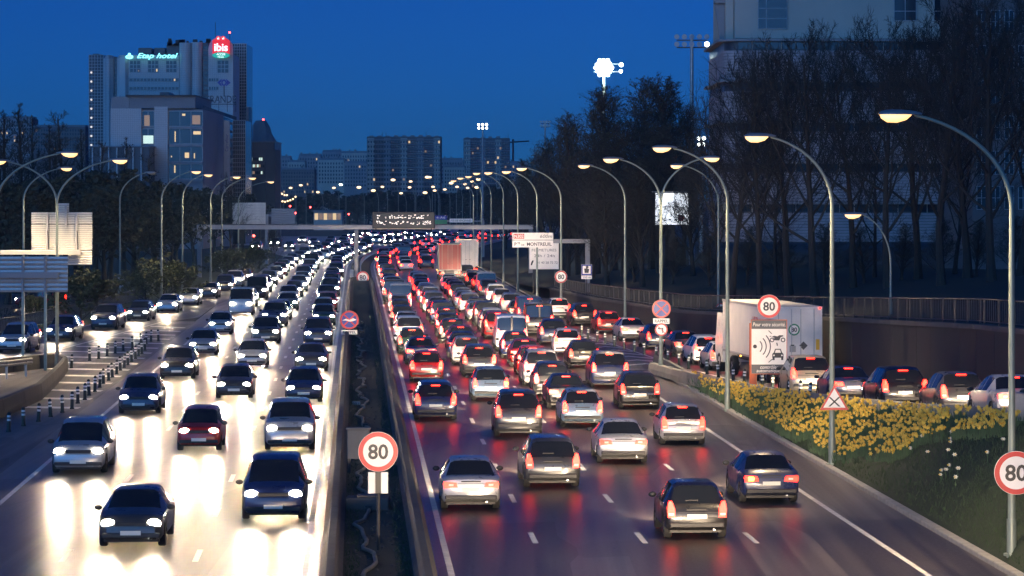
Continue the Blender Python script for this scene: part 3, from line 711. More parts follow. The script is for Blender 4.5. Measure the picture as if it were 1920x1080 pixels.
mat('cabinet_grey', (.10, .10, .10), .6, var=.2, scale=3)
s = thing('electrical_cabinet', 'grey metal electrical cabinet on a dark plinth behind the median 80 sign', 'cabinet', (XX(672, Ye), Ye, .06))
zt = ZZ(808, Ye)
MB().bbox(-.36, .36, -.22, .22, zt - .95, zt, .03).build('housing', 'cabinet_grey', s); MB().box(-.4, .4, -.26, .26, zt + .002, zt + .05).build('lid', 'cabinet_grey', s)
for x in (-.17, .17): MB().box(x - .155, x + .155, -.235, -.215, zt - .88, zt - .06).build('door', 'cabinet_grey', s)
for x in (-.3, .3): MB().box(x - .05, x + .05, -.1, .1, -.05, zt - .95).build('leg', 'dark_metal', s)
s = thing('concrete_plinth', 'low dark concrete block on the median below the electrical cabinet', 'plinth', (XX(690, 92), 92, .05)); MB().bbox(-.62, .62, -.5, .5, -.05, .35, .04).build('block', 'concrete_dark', s); MB().box(-.3, .3, -.3, .3, .35, .40).build('cover', 'dark_metal', s)
# flexible conduit snaking along the median
pts = []
Y = 74.0
while Y < 230:
    u = -.28 + .16 * math.sin(Y * .42) + .10 * math.sin(Y * 1.13 + 1) + .05 * math.sin(Y * 2.3)
    pts.append((axis(Y) + u, Y, .13 + .04 * math.sin(Y * .9))); Y += .7
cab = thing('cable_conduit', 'pale flexible cable conduit snaking along the middle of the median', 'cable', pts[0]); o0 = Vector(pts[0])
MB().tube([Vector(p) - o0 for p in pts], .055, 7).build('conduit', 'concrete', cab, smooth=60)
for k in range(0, len(pts), 24):
    d = Vector(pts[k]) - o0; MB().box(d.x - .1, d.x + .1, d.y - .05, d.y + .05, -.08, .12 + d.z).build('clip', 'dark_metal', cab)
# small rubble and litter on the median
gm = MB()
for k in range(900):
    Y = 74 + 150 * rng.random() ** 1.5; x = axis(Y) + rng.uniform(-.8, .8); r = rng.uniform(.015, .06)
    gm.sphere((x, Y, .06 + r * .3), r, 5, 3, (1, 1.2, .6))
gmo = gm.build('gravel', 'concrete_dark'); gmo['kind'] = 'stuff'; gmo['label'] = 'loose stones scattered along the bare earth of the median'; gmo['category'] = 'gravel'

# ---------------------------------------------------------------- bollards
bl = {}
def bollard_meshes():
    b = MB(); b.tube([(0, 0, -.02), (0, 0, .06)], .10, 12); b.tube([(0, 0, .06), (0, 0, .70)], [.075, .07], 12)
    b.tube([(0, 0, .70), (0, 0, .745), (0, 0, .76)], [.07, .05, .01], 12)
    bl['post'] = b.mesh('bollard_body', 'bollard_green', 50)
    bl['band'] = MB().tube([(0, 0, .42), (0, 0, .50)], .0755, 12).mesh('reflective_band', 'sign_white', 50)
    bl['band2'] = MB().tube([(0, 0, .56), (0, 0, .64)], .0745, 12).mesh('reflective_band', 'sign_white', 50)
bollard_meshes()
def bollard(loc, label, group, two=True):
    r = thing('bollard', label, 'bollard', loc, group=group); r.rotation_euler = (rng.uniform(-.05, .05), rng.uniform(-.06, .06), rng.uniform(0, 6)); inst('post_body', bl['post'], r); inst('reflective_band', bl['band'], r)
    if two: inst('reflective_band', bl['band2'], r)
for i, (px, py) in enumerate([(117, 692), (134, 691), (168, 677), (185, 673), (201, 668), (216, 663), (231, 659), (248, 654), (264, 648), (274, 645), (283, 641), (297, 640)]):
    bollard(G(px, py), '%s black bollard with white bands in the row beside the slip road' % ordn(i + 1), 'bollards beside the slip road')
for i, (px, py) in enumerate([(16, 810), (44, 799), (72, 791), (95, 782), (117, 774), (135, 767), (146, 757), (159, 750), (167, 742), (178, 735), (187, 727), (194, 720), (204, 714), (211, 708), (219, 702), (226, 695), (233, 690), (240, 685), (247, 679), (254, 673), (260, 668), (266, 664), (272, 658)]):
    bollard(G(px, py), '%s black bollard with white bands in the row beside the oncoming carriageway' % ordn(i + 1), 'bollards beside the oncoming carriageway')
for i, (px, py) in enumerate([(1090, 630), (1102, 636), (1120, 641), (1135, 645), (1152, 650), (1170, 655), (1190, 660), (1208, 665), (1230, 672), (1252, 680), (1273, 686), (1291, 692), (1326, 702), (1347, 708), (1375, 718), (1395, 722), (1430, 731), (1448, 735), (1466, 740), (1480, 744), (1500, 748), (1518, 752)]):
    p = G(px, py)
    for _ in range(6): p = G(px, py, ramp_z(p.y))
    bollard(p, '%s green-and-white banded bollard along the entry ramp, counted from the hatched nose' % ordn(i + 1), 'bollards along the entry ramp')

# ---------------------------------------------------------------- gantries and sign backs
def slat_panel(root, name, w, z0, z1, y0, n, matn):
    pm = bpy.data.objects.new(name, None); C.objects.link(pm); pm.parent = root
    h = (z1 - z0) / n
    sm = MB().prism([(-w / 2, .012), (-w / 2, h - .012), (w / 2, h - .012), (w / 2, .012)][::-1], -.03, .03); 
    sm = MB(); sm.add([(-w / 2, -.01, .006), (w / 2, -.01, .006), (w / 2, -.045, h * .5), (-w / 2, -.045, h * .5), (-w / 2, -.01, h - .006), (w / 2, -.01, h - .006), (-w / 2, .02, .006), (w / 2, .02, .006), (w / 2, .02, h - .006), (-w / 2, .02, h - .006)],
        [(0, 1, 2, 3), (3, 2, 5, 4), (6, 9, 8, 7), (0, 6, 7, 1), (4, 5, 8, 9), (0, 3, 4, 9, 6), (1, 7, 8, 5, 2)])
    sm = sm.mesh('slat', matn)
    for k in range(n): inst('slat', sm, pm, (0, y0 + rng.uniform(-.006, .006), z0 + k * h))
    return pm
Ys = 171.5; k_ = Ys / F
s = thing('reversed_direction_sign', 'cream-lit ribbed back of a large direction sign with a small tab on top', 'road sign', (XX(116, Ys), Ys, ZZ(497, Ys)))
def zz(py): return ZZ(py, Ys) - ZZ(497, Ys)
slat_panel(s, 'main_board', 114 * k_, zz(469), zz(421), 0, 13, 'aluminium_slat')
slat_panel(s, 'upper_board', 114 * k_, zz(420), zz(398), 0, 5, 'aluminium_slat')
t = slat_panel(s, 'tab_board', 20 * k_, zz(398) + .01, zz(381), 0, 4, 'aluminium_slat'); t.location = (XX(119.5, Ys) - XX(116, Ys), 0, 0)
t = slat_panel(s, 'lower_board', 45 * k_, zz(497), zz(470), 0, 6, 'aluminium_slat'); t.location = (XX(150, Ys) - XX(116, Ys), 0, 0)
for px, p0, p1 in ((89, 400, 482), (144, 400, 482), (124, 385, 425)):
    x = XX(px, Ys) - XX(116, Ys); MB().box(x - .06, x + .06, -.16, -.06, zz(p1), zz(p0)).build('stiffener', 'steel_beam', s)
for px in (92, 147):
    x = XX(px, Ys) - XX(116, Ys); MB().tube([(x, -.18, zz(468)), (x - .05, -.14, zz(432))], .03, 6).build('stay', 'dark_metal', s)
for px in (40, 150):
    x = XX(px, Ys) - XX(116, Ys)
g = thing('sign_gantry', 'pale horizontal gantry beam across the ribbed sign back at the picture edge', 'gantry', (XX(-80, Ys), Ys - .4, 0))
MB().bbox(0, XX(154, Ys) - XX(-80, Ys), -.15, .15, ZZ(477, Ys), ZZ(468.5, Ys), .03).build('beam', 'steel_beam', g); MB().bbox(-.2, .2, -.2, .2, -.1, ZZ(478, Ys), .03).build('post', 'steel_beam', g)
Yt = 166.0; k_ = Yt / F
s = thing('reversed_direction_sign', 'grey ribbed back of a lower direction sign at the picture edge, below the cream one', 'road sign', (XX(56, Yt), Yt, ZZ(548, Yt)))
t = slat_panel(s, 'board', 142 * k_, 0, ZZ(481, Yt) - ZZ(548, Yt), 0, 8, 'galvanised')
for px in (43, 85):
    x = XX(px, Yt) - XX(56, Yt); MB().box(x - .06, x + .06, -.17, -.06, -.0, ZZ(480, Yt) - ZZ(548, Yt)).build('stiffener', 'panel_grey', s)
MB().box(-2.2, XX(110, Yt) - XX(56, Yt), -.3, -.172, ZZ(521, Yt) - ZZ(548, Yt), ZZ(510, Yt) - ZZ(548, Yt)).build('crossbeam', 'panel_grey', s)
for px in (43, 85):
    x = XX(px, Yt) - XX(56, Yt); MB().box(x - .07, x + .07, -.02, .1, -ZZ(548, Yt) - .05, -.01).build('leg', 'pole_green', s)
# big overhead gantry with message board
Yg = 360.0
g = thing('overhead_gantry', 'long steel overhead gantry spanning both carriageways, legs on verge and median', 'gantry', (XX(668, Yg), Yg, 0))
x0, x1 = XX(369, Yg) - XX(668, Yg), XX(1000, Yg) - XX(668, Yg); zb0, zb1 = ZZ(430, Yg), ZZ(422, Yg)
MB().bbox(x0, x1, -.28, .28, zb0, zb1, .05).build('beam', 'steel_beam', g)
MB().box(x0, x1, -.34, .34, zb1 + .003, zb1 + .05).build('walkway', 'panel_grey', g)
for x in (x0 + .3, 0, x1 - .3): MB().bbox(x - .24, x + .24, -.24, .24, -.1, zb0 - .01, .04).build('leg', 'panel_grey', g)
MB().bbox(-.7, -.25, -.5, -.3, ZZ(530, Yg), ZZ(505, Yg), .03).build('control_box', 'galvanised', g)
s = thing('message_board', 'black electronic message board with scrambled lit characters hung on the overhead gantry', 'sign', (XX(757, Yg), Yg - .6, ZZ(428, Yg)))
w, h = 117 * Yg / F, 31 * Yg / F
MB().bbox(-w / 2, w / 2, -.12, .25, 0, h, .05).build('housing', 'sign_black', s)
dm = MB(); r2 = random.Random(3)
for row in range(2):
    for cidx in range(26):
        if r2.random() < .18: continue
        for k in range(r2.randint(2, 6)):
            x = -w / 2 + .45 + cidx * (w - .9) / 26 + r2.uniform(0, .14); z = .38 + row * .68 + r2.uniform(0, .40)
            dm.box(x, x + r2.uniform(.05, .2), -.135, -.125, z, z + r2.uniform(.04, .11))
glow('led_white', (1.0, .88, .74), .9)
struct(dm.build('lit_pixels', 'led_white', s), 'stuff')
for x in (-w / 2 + .4, w / 2 - .4): MB().box(x - .06, x + .06, .25, .32, -.2, h).build('hanger', 'dark_metal', s)
# further signs behind the gantry
Yb = 470.0; k_ = Yb / F
def far_panel(name, label, px0, px1, py0, py1, Y, face, legs=True, n=0, cat='road sign'):
    k = Y / F; w = (px1 - px0) * k; h = (py1 - py0) * k; s = thing(name, label, cat, (XX((px0 + px1) / 2, Y), Y, ZZ(py1, Y)))
    if n: slat_panel(s, 'board', w, 0, h, 0, n, face)
    else: MB().bbox(-w / 2, w / 2, 0, .08, 0, h, .03).build('panel', face, s)
    if legs:
        for x in (-w * .32, w * .32): MB().box(x - .08, x + .08, .09, .22, -ZZ(py1, Y) - .05, h * .9).build('leg', 'dark_metal', s)
    return s
far_panel('reversed_direction_sign', 'olive ribbed back of a far direction sign above the long gantry beam', 436, 498, 380, 420, 400, 'aluminium_slat', True, 14)
far_panel('reversed_direction_sign', 'pale teal back of a smaller far sign next to the olive ribbed one', 509, 553, 391, 420, 430, 'panel_grey', False, 7)
s = far_panel('direction_sign', 'small blue and green far direction sign just behind the message board', 815, 838, 404, 412, Yb, 'sign_blue', False); text('4-A6', .3, 'sign_white', s, (0, -.01, .31), width=1.3)
MB().box(-.9, .9, 0, .08, -.62, -.02).build('green_panel', 'sign_green', s); MB().box(-.1, .1, .09, .2, -ZZ(412, Yb) * 0 - .7, .3).build('bracket', 'dark_metal', s)
s = far_panel('direction_sign', 'long white far direction sign lettered PTE DE VINCENNES above the gantry beam', 843, 886, 410, 417, Yb, 'sign_white', False); text('PTE DE VINCENNES', .28, 'sign_black', s, (0, -.01, .27), width=3.0)

def small_gantry(label, px_leg, px_end, py0, py1, Y):
    g = thing('sign_cantilever', label, 'gantry', (XX(px_leg, Y), Y, 0)); x1 = XX(px_end, Y) - XX(px_leg, Y)
    MB().bbox(-.2, .2, -.2, .2, -.1, ZZ(py0, Y), .03).build('post', 'panel_grey', g); MB().box(min(-.2, x1) if x1 < 0 else .2, max(.2, x1) if x1 > 0 else -.2, -.14, .14, ZZ(py1, Y), ZZ(py0, Y)).build('arm', 'panel_grey', g)
small_gantry('far grey cantilever post holding the pale teal sign back', 500, 555, 402, 406, 430.4)
small_gantry('far grey cantilever post holding the blue and the long white signs', 906, 808, 413, 416, Yb + .45)
# ================================================================== VEHICLES
PAINTS = {'black': (.012, .012, .014), 'dark grey': (.06, .062, .066), 'silver': (.42, .43, .44), 'white': (.72, .71, .68), 'navy': (.015, .025, .08), 'red': (.30, .012, .012), 'beige': (.38, .33, .24), 'dark green': (.015, .05, .03), 'pale blue': (.16, .24, .34)}
for k, c in PAINTS.items(): mat('paint_' + k, c, .32, metal=.35 if k in ('silver', 'dark grey', 'beige', 'pale blue') else 0, coat=.6, var=.05, scale=2)
def lerp_table(tab, t, i):
    if t <= tab[0][0]: return tab[0][i]
    for a, b in zip(tab, tab[1:]):
        if t <= b[0]:
            return a[i] + (b[i] - a[i]) * (t - a[0]) / (b[0] - a[0])
    return tab[-1][i]
# t along length (0 = rear), ztop, half-width of roof, z belt, half-width at belt
mat('trim_red', (.25, .01, .01), .3)
TYPES = {
 'hatchback': dict(L=3.95, W=1.70, tab=[(0, .62, .60, .58, .70), (.012, .84, .66, .78, .78), (.035, .95, .66, .88, .82), (.13, 1.39, .56, .92, .85), (.20, 1.46, .57, .92, .85), (.46, 1.47, .57, .90, .85), (.56, 1.40, .57, .89, .85), (.76, .96, .66, .88, .83), (.90, .84, .66, .78, .80), (.97, .72, .60, .66, .74), (1, .56, .52, .52, .60)], rear=(.035, .13), cab=(.13, .56), wind=(.56, .76), wc=(.17, .80), wr=.30),
 'saloon': dict(L=4.5, W=1.76, tab=[(0, .66, .60, .62, .70), (.012, .90, .66, .84, .80), (.05, .98, .70, .90, .84), (.14, 1.0, .70, .93, .87), (.27, 1.36, .56, .93, .88), (.33, 1.42, .57, .93, .88), (.50, 1.43, .57, .92, .88), (.58, 1.37, .57, .91, .88), (.75, .98, .68, .90, .86), (.90, .86, .68, .80, .82), (.97, .74, .62, .68, .76), (1, .56, .52, .52, .62)], rear=(.14, .27), cab=(.27, .58), wind=(.58, .75), wc=(.19, .81), wr=.31),
 'estate': dict(L=4.5, W=1.78, tab=[(0, .64, .62, .60, .72), (.012, .90, .70, .84, .82), (.03, .98, .70, .92, .86), (.09, 1.44, .60, .96, .88), (.15, 1.53, .60, .96, .89), (.48, 1.56, .60, .95, .89), (.57, 1.48, .60, .94, .89), (.74, 1.04, .68, .94, .87), (.90, .92, .68, .84, .83), (.97, .78, .62, .70, .77), (1, .58, .54, .54, .64)], rear=(.03, .09), cab=(.09, .57), wind=(.57, .74), wc=(.18, .81), wr=.32),
 'suv': dict(L=4.55, W=1.84, tab=[(0, .74, .66, .70, .76), (.012, 1.0, .72, .96, .85), (.03, 1.10, .74, 1.04, .89), (.09, 1.62, .64, 1.08, .91), (.15, 1.70, .65, 1.08, .92), (.50, 1.72, .65, 1.06, .92), (.58, 1.64, .65, 1.05, .92), (.73, 1.16, .72, 1.05, .90), (.90, 1.05, .72, .98, .87), (.97, .90, .66, .82, .80), (1, .66, .56, .60, .66)], rear=(.03, .09), cab=(.09, .58), wind=(.58, .73), wc=(.18, .81), wr=.36),
 'city car': dict(L=3.45, W=1.62, tab=[(0, .66, .58, .62, .66), (.012, .90, .66, .84, .76), (.03, .99, .66, .92, .80), (.10, 1.42, .56, .95, .82), (.18, 1.50, .57, .95, .82), (.48, 1.51, .57, .93, .82), (.60, 1.43, .57, .92, .82), (.82, .98, .64, .90, .80), (.93, .86, .62, .80, .77), (.98, .72, .56, .66, .70), (1, .56, .5, .52, .58)], rear=(.03, .10), cab=(.10, .60), wind=(.60, .82), wc=(.17, .82), wr=.28),
 'people carrier': dict(L=4.6, W=1.82, tab=[(0, .70, .64, .66, .74), (.012, .96, .72, .92, .84), (.03, 1.05, .74, .99, .88), (.075, 1.56, .64, 1.02, .90), (.13, 1.66, .65, 1.02, .91), (.50, 1.68, .65, 1.0, .91), (.60, 1.58, .64, .98, .91), (.82, 1.06, .70, .96, .88), (.92, .94, .68, .88, .84), (.98, .78, .62, .72, .78), (1, .58, .54, .54, .64)], rear=(.03, .075), cab=(.075, .60), wind=(.60, .82), wc=(.18, .81), wr=.32),
 'van': dict(L=4.9, W=1.92, tab=[(0, .80, .80, .76, .84), (.01, 1.06, .84, 1.0, .92), (.025, 1.18, .84, 1.12, .94), (.045, 1.94, .80, 1.16, .95), (.07, 2.05, .80, 1.16, .95), (.60, 2.08, .80, 1.14, .95), (.68, 2.0, .78, 1.12, .95), (.86, 1.24, .80, 1.10, .93), (.94, 1.08, .74, .98, .88), (.98, .86, .66, .78, .80), (1, .62, .58, .56, .68)], rear=(.025, .045), cab=(.50, .68), wind=(.68, .86), wc=(.16, .83), wr=.34),
}
def car_loft(sp):
    L, W, tab = sp['L'], sp['W'], sp['tab']; ts = set(t[0] for t in tab); r = (sp['wr'] + .07) / L
    for c in sp['wc']: ts |= {c - r, c - r * .8, c - r * .45, c, c + r * .45, c + r * .8, c + r}
    c0, c1 = sp['cab']; mid = (c0 + c1) / 2 + .02; ts |= {mid - .008, mid + .008, c0 + .02, c1 - .0}
    ts = sorted(t for t in ts if 0 <= t <= 1)
    rings = []; k = W / 2 / max(t[4] for t in tab)
    for t in ts:
        zt, ht, zb, hb = (lerp_table(tab, t, i) for i in (1, 2, 3, 4)); ht *= k; hb *= k
        z0 = .24
        for c in sp['wc']:
            d = abs(t - c)
            if d < r: z0 = max(z0, .24 + math.sqrt(max(0, 1 - (d / r) ** 2)) * (sp['wr'] * 2 + .04 - .24))
        if t < .02 or t > .985: z0 = .34
        z0 = min(z0, zb - .06)
        pr = [(0, z0), (hb * .90, z0), (hb * .985, z0 + min(.10, (zb - z0) * .4)), (hb, (z0 + zb) / 2 + .04), (hb * .97, zb), (max(ht, .3) + .012, zt - min(.07, (zt - zb) * .5)), (ht * .80, zt - .012), (0, zt)]
        rings.append((t * L, pr))
    parts = {'body': MB(), 'rear_window': MB(), 'windscreen': MB(), 'side_window': MB(), 'side_window2': MB()}
    def P(i, j, sgn): y, pr = rings[i]; return (sgn * pr[j][0], y - L / 2, pr[j][1])
    eps = 1e-4
    for i in range(len(ts) - 1):
        ta, tb = ts[i], ts[i + 1]
        for j in range(7):
            for sg in (1, -1):
                q = [P(i, j, sg), P(i + 1, j, sg), P(i + 1, j + 1, sg), P(i, j + 1, sg)]
                if sg < 0: q.reverse()
                which = 'body'
                if j in (5, 6) and ta >= sp['rear'][0] - eps and tb <= sp['rear'][1] + eps: which = 'rear_window'
                elif j in (5, 6) and ta >= sp['wind'][0] - eps and tb <= sp['wind'][1] + eps: which = 'windscreen'
                elif j == 4 and ta >= c0 + .02 - eps and tb <= sp['wind'][1] - .05 and not (ta >= mid - .008 - eps and tb <= mid + .008 + eps): which = 'side_window' if sg > 0 else 'side_window2'
                parts[which].add(q, [(0, 1, 2, 3)])
    for e in (0, len(ts) - 1):
        vs = [P(e, j, 1) for j in range(8)] + [P(e, j, -1) for j in range(6, 0, -1)]
        parts['body'].add(vs if e == 0 else vs[::-1], [tuple(range(len(vs)))])
    return parts
def weld(me):
    b = bmesh.new(); b.from_mesh(me); bmesh.ops.remove_doubles(b, verts=b.verts, dist=1e-4); bmesh.ops.recalc_face_normals(b, faces=b.faces); b.to_mesh(me); b.free()
    me.polygons.foreach_set('use_smooth', [True] * len(me.polygons)); me.set_sharp_from_angle(angle=R(38)); me.update(); return me
def wheel_meshes(r, w):
    t = MB(); n = 18; prof = [(r * .62, 0), (r * .93, 0), (r, w * .18), (r, w * .82), (r * .93, w), (r * .62, w)]
    vs = []; fs = []
    for k in range(n):
        a = 2 * math.pi * k / n
        for (rr, x) in prof: vs.append((x - w / 2, rr * math.cos(a), rr * math.sin(a)))
    q = len(prof)
    for k in range(n):
        m = (k + 1) % n
        for j in range(q): fs.append((k * q + j, k * q + (j + 1) % q, m * q + (j + 1) % q, m * q + j))
    t.add(vs, fs); ty = t.mesh('tyre', 'tyre', 50)
    rm = MB()
    for k in range(5):
        a = 2 * math.pi * k / 5; c, s_ = math.cos(a), math.sin(a)
        rm.add([(w * .42, -.05 * s_, .05 * c), (w * .42, .05 * s_, -.05 * c), (w * .38, r * .62 * c + .04 * s_, r * .62 * s_ - .04 * c), (w * .38, r * .62 * c - .04 * s_, r * .62 * s_ + .04 * c)], [(0, 1, 2, 3)])
    vs = [(0.0, r * .62 * math.cos(2 * math.pi * k / n), r * .62 * math.sin(2 * math.pi * k / n)) for k in range(n)]; rm.add(vs, [tuple(range(n))])
    return ty, rm.mesh('rim', 'rim')
CAR = {}
for kind, sp in TYPES.items():
    d = {}; pt = car_loft(sp); L, W = sp['L'], sp['W']; tab = sp['tab']
    d['body'] = weld(pt['body'].mesh('body', ['paint_black']))
    for k in ('rear_window', 'windscreen', 'side_window', 'side_window2'): d[k] = weld(pt[k].mesh(k.rstrip('2'), 'glass_car'))
    d['tyre'], d['rim'] = wheel_meshes(sp['wr'], .2)
    zb = lerp_table(tab, .03, 3); zt = zb - .02; hb = W / 2
    if kind != 'saloon':
        tl = MB(); tl.prism([(-.11, -.19), (.09, -.19), (.10, .06), (.06, .24), (-.02, .24), (-.09, .05)], -.05, .10)
        d['tz'] = zt - .06
    else:
        tl = MB(); tl.prism([(-.22, -.07), (.17, -.095), (.20, .03), (.17, .095), (-.18, .07)], -.05, .10); d['tz'] = zt - .10
    d['tail'] = tl.mesh('taillight', 'tail_red'); d['brake'] = d['tail'].copy(); d['brake'].materials.clear(); d['brake'].materials.append(M['brake_red'])
    d['tx'] = hb - (.17 if kind != 'saloon' else .28)
    d['amber'] = MB().bbox(-.085, .085, -.075, -.045, -.06, .06, .012).mesh('indicator', 'indicator_amber'); d['clear'] = MB().bbox(-.07, .07, -.062, -.045, -.028, .028, .008).mesh('reversing_light', 'plate')
    bs = MB(); zs = lerp_table(tab, .02, 3)
    bs.box(-hb * .72, hb * .72, -.012, .012, -.008, .008); bs.box(-.28, .28, -.03, .01, .05, .085); bs.box(-hb * .86, hb * .86, -.012, .01, -.30, -.285); d['seam'] = bs.mesh('boot_seam', 'trim_black')
    gr = MB(); gr.bbox(-hb * .48, hb * .48, -.03, .03, -.05, .05, .02); gr.bbox(-hb * .62, hb * .62, -.05, .03, -.30, -.19, .02); d['grille'] = gr.mesh('grille', 'trim_black')
    wp = MB(); wp.box(-.30, .04, -.012, .012, -.012, .012); d['wiper'] = wp.mesh('rear_wiper', 'trim_black')
    d['exhaust'] = MB().tube([(0, -.06, 0), (0, .2, 0)], .03, 8).mesh('exhaust_pipe', 'rim')
    d['third'] = MB().bbox(-.17, .17, -.02, .02, -.018, .018, .006).mesh('brake_light', 'brake_red')
    zh = lerp_table(tab, .93, 3) - .10; d['hz'] = zh; d['hx'] = hb - .30
    hm = MB(); hm.sphere((0, 0, 0), .14, 12, 8, (1.3, .6, .8)); d['head'] = hm.mesh('headlight', 'head_white', 60)
    d['plate'] = MB().box(-.26, .26, -.012, .0, -.055, .055).mesh('number_plate', 'plate')
    m = MB(); m.bbox(-hb * .84, hb * .84, -.05, .06, -.055, .055, .02); d['bumper'] = m.mesh('bumper', 'trim_black')
    m = MB(); m.sphere((0, 0, 0), .10, 8, 6, (1.1, .6, .75)); d['mirror'] = m.mesh('wing_mirror', 'trim_black', 60)
    m = MB(); m.box(-hb * .8, hb * .8, -L / 2 + .3, L / 2 - .3, .16, .26); d['under'] = m.mesh('underbody', 'trim_black')
    # distant version: body, glass and wheels in one mesh, lamps apart
    m = MB()
    fb = bmesh.new(); fm = bpy.data.meshes.new('body')
    for idx, key in enumerate(('body', 'rear_window', 'windscreen', 'side_window', 'side_window2')):
        n0 = len(fb.faces); fb.from_mesh(d[key]); fb.faces.ensure_lookup_table()
        for f in fb.faces[n0:]: f.material_index = 0 if idx == 0 else 1
    ws = MB()
    for c in sp['wc']:
        for sg in (-1, 1): ws.tube([(sg * (hb - .22), c * L - L / 2, sp['wr']), (sg * (hb - .02), c * L - L / 2, sp['wr'])], sp['wr'], 10)
    ws.box(-hb * .8, hb * .8, -L / 2 + .3, L / 2 - .3, .16, .26)
    wm = ws.mesh('w', 'tyre'); n0 = len(fb.faces); fb.from_mesh(wm); fb.faces.ensure_lookup_table()
    for f in fb.faces[n0:]: f.material_index = 2
    fb.to_mesh(fm); fb.free()
    for mm in ('paint_black', 'glass_car', 'tyre'): fm.materials.append(M[mm])
    d['far'] = fm; CAR[kind] = d
def paint_slot(o, colour):
    o.material_slots[0].link = 'OBJECT'; o.material_slots[0].material = M['paint_' + colour]
beam_data = {}
def beam(parent, loc, energy, angle, pitch, name='headlamp_beam'):
    key = (energy, angle)
    if key not in beam_data:
        l = bpy.data.lights.new(name, 'SPOT'); l.energy = energy; l.color = (1.0, .74, .48); l.spot_size = R(angle); l.spot_blend = .85; l.shadow_soft_size = .08; beam_data[key] = l
    o = bpy.data.objects.new(name, beam_data[key]); C.objects.link(o); o.parent = parent; o.location = loc; o.rotation_euler = (R(90 - pitch), 0, 0)
van_post = MB().box(-.05, .05, -.06, .06, -.44, .44).mesh('door_post', 'trim_black')
def car(kind, colour, loc, rz, label, group, braking=False, far=False, beams=0, brake_third=True, beam_angle=70, pitch=9, blink=False):
    sp, d = TYPES[kind], CAR[kind]; L = sp['L']; tab = sp['tab']
    r = thing('car' if kind != 'van' else 'van', label, 'car' if kind != 'van' else 'van', loc, rz, group)
    if far: paint_slot(inst('body', d['far'], r), colour)
    else:
        paint_slot(inst('body', d['body'], r), colour)
        for k in ('rear_window', 'windscreen', 'side_window', 'side_window2'): inst(k.rstrip('2'), d[k], r)
        for c in sp['wc']:
            for sg in (-1, 1):
                w = inst('wheel', d['tyre'], r, (sg * (sp['W'] / 2 - .13), c * L - L / 2, sp['wr']), 0 if sg > 0 else math.pi); inst('rim', d['rim'], w)
        inst('underbody', d['under'], r)
        inst('bumper', d['bumper'], r, (0, -L / 2 - .005, .40 if kind != 'suv' else .48)); inst('bumper', d['bumper'], r, (0, L / 2 - .02, .36))
        inst('grille', d['grille'], r, (0, L / 2 - .035, d['hz'] + .0)); inst('boot_seam', d['seam'], r, (0, -L / 2 - .004 + .02, lerp_table(tab, .012, 3) - .06)); inst('exhaust_pipe', d['exhaust'], r, (.45, -L / 2, .27))
        if kind in ('hatchback', 'estate', 'suv'):
            tq = sp['rear'][0] + .01; inst('rear_wiper', d['wiper'], r, (0, tq * L - L / 2 - .02, lerp_table(tab, tq, 1) + .03))
        inst('number_plate', d['plate'], r, (0, -L / 2 - .062, .62 if kind != 'suv' else .72)); inst('number_plate', d['plate'], r, (0, L / 2 + .045, .42))
        zw = lerp_table(tab, sp['wind'][1], 3) + .06
        for sg in (-1, 1): inst('wing_mirror', d['mirror'], r, (sg * (sp['W'] / 2 + .06), (sp['wind'][1] - .04) * L - L / 2, zw))
        if kind == 'van': inst('door_post', van_post, r, (0, -L / 2 + .14, 1.58))
        if braking and brake_third:
            t = sp['rear'][1]; inst('brake_light', d['third'], r, (0, t * L - L / 2 - .05, lerp_table(tab, t, 1) - .03))
    tm = d['brake'] if braking else d['tail']
    for sg in (-1, 1):
        tl_ = inst('taillight', tm, r, (sg * d['tx'], -L / 2 + .03, d['tz'])); tl_.scale = (sg, 1, 1)
        if not far: inst('reversing_light', d['clear'], tl_, (-.03 if kind == 'saloon' else 0, 0, -.10 if kind != 'saloon' else 0)); 
        inst('headlight', d['head'], r, (sg * d['hx'], L / 2 - .13, d['hz']))
    if blink: inst('indicator', d['amber'], r, (cr.choice((-1, 1)) * d['tx'], -L / 2 + .03, d['tz'] + (.02 if kind != 'saloon' else .0)))
    if beams:
        if loc[1] < 190:
            for sg in (-1, 1): beam(r, (sg * d['hx'], L / 2 + .06, d['hz']), beams, beam_angle, pitch)
        else: beam(r, (0, L / 2 + .06, d['hz']), beams * 2, beam_angle, pitch)
    return r
cr = random.Random(11)
KW = ['hatchback'] * 5 + ['saloon'] * 3 + ['estate'] * 3 + ['suv'] * 2 + ['city car'] * 3 + ['people carrier'] * 2 + ['van']
CW = ['black'] * 4 + ['dark grey'] * 4 + ['silver'] * 5 + ['white'] * 2 + ['navy'] * 3 + ['red'] * 2 + ['beige', 'dark green', 'pale blue']
def heading(Y): return math.atan(0.04867 - max(0, Y - 400) / 2300)
LAN = {1: 'median lane', 2: 'second lane', 3: 'third lane', 4: 'kerb lane'}
placed = []
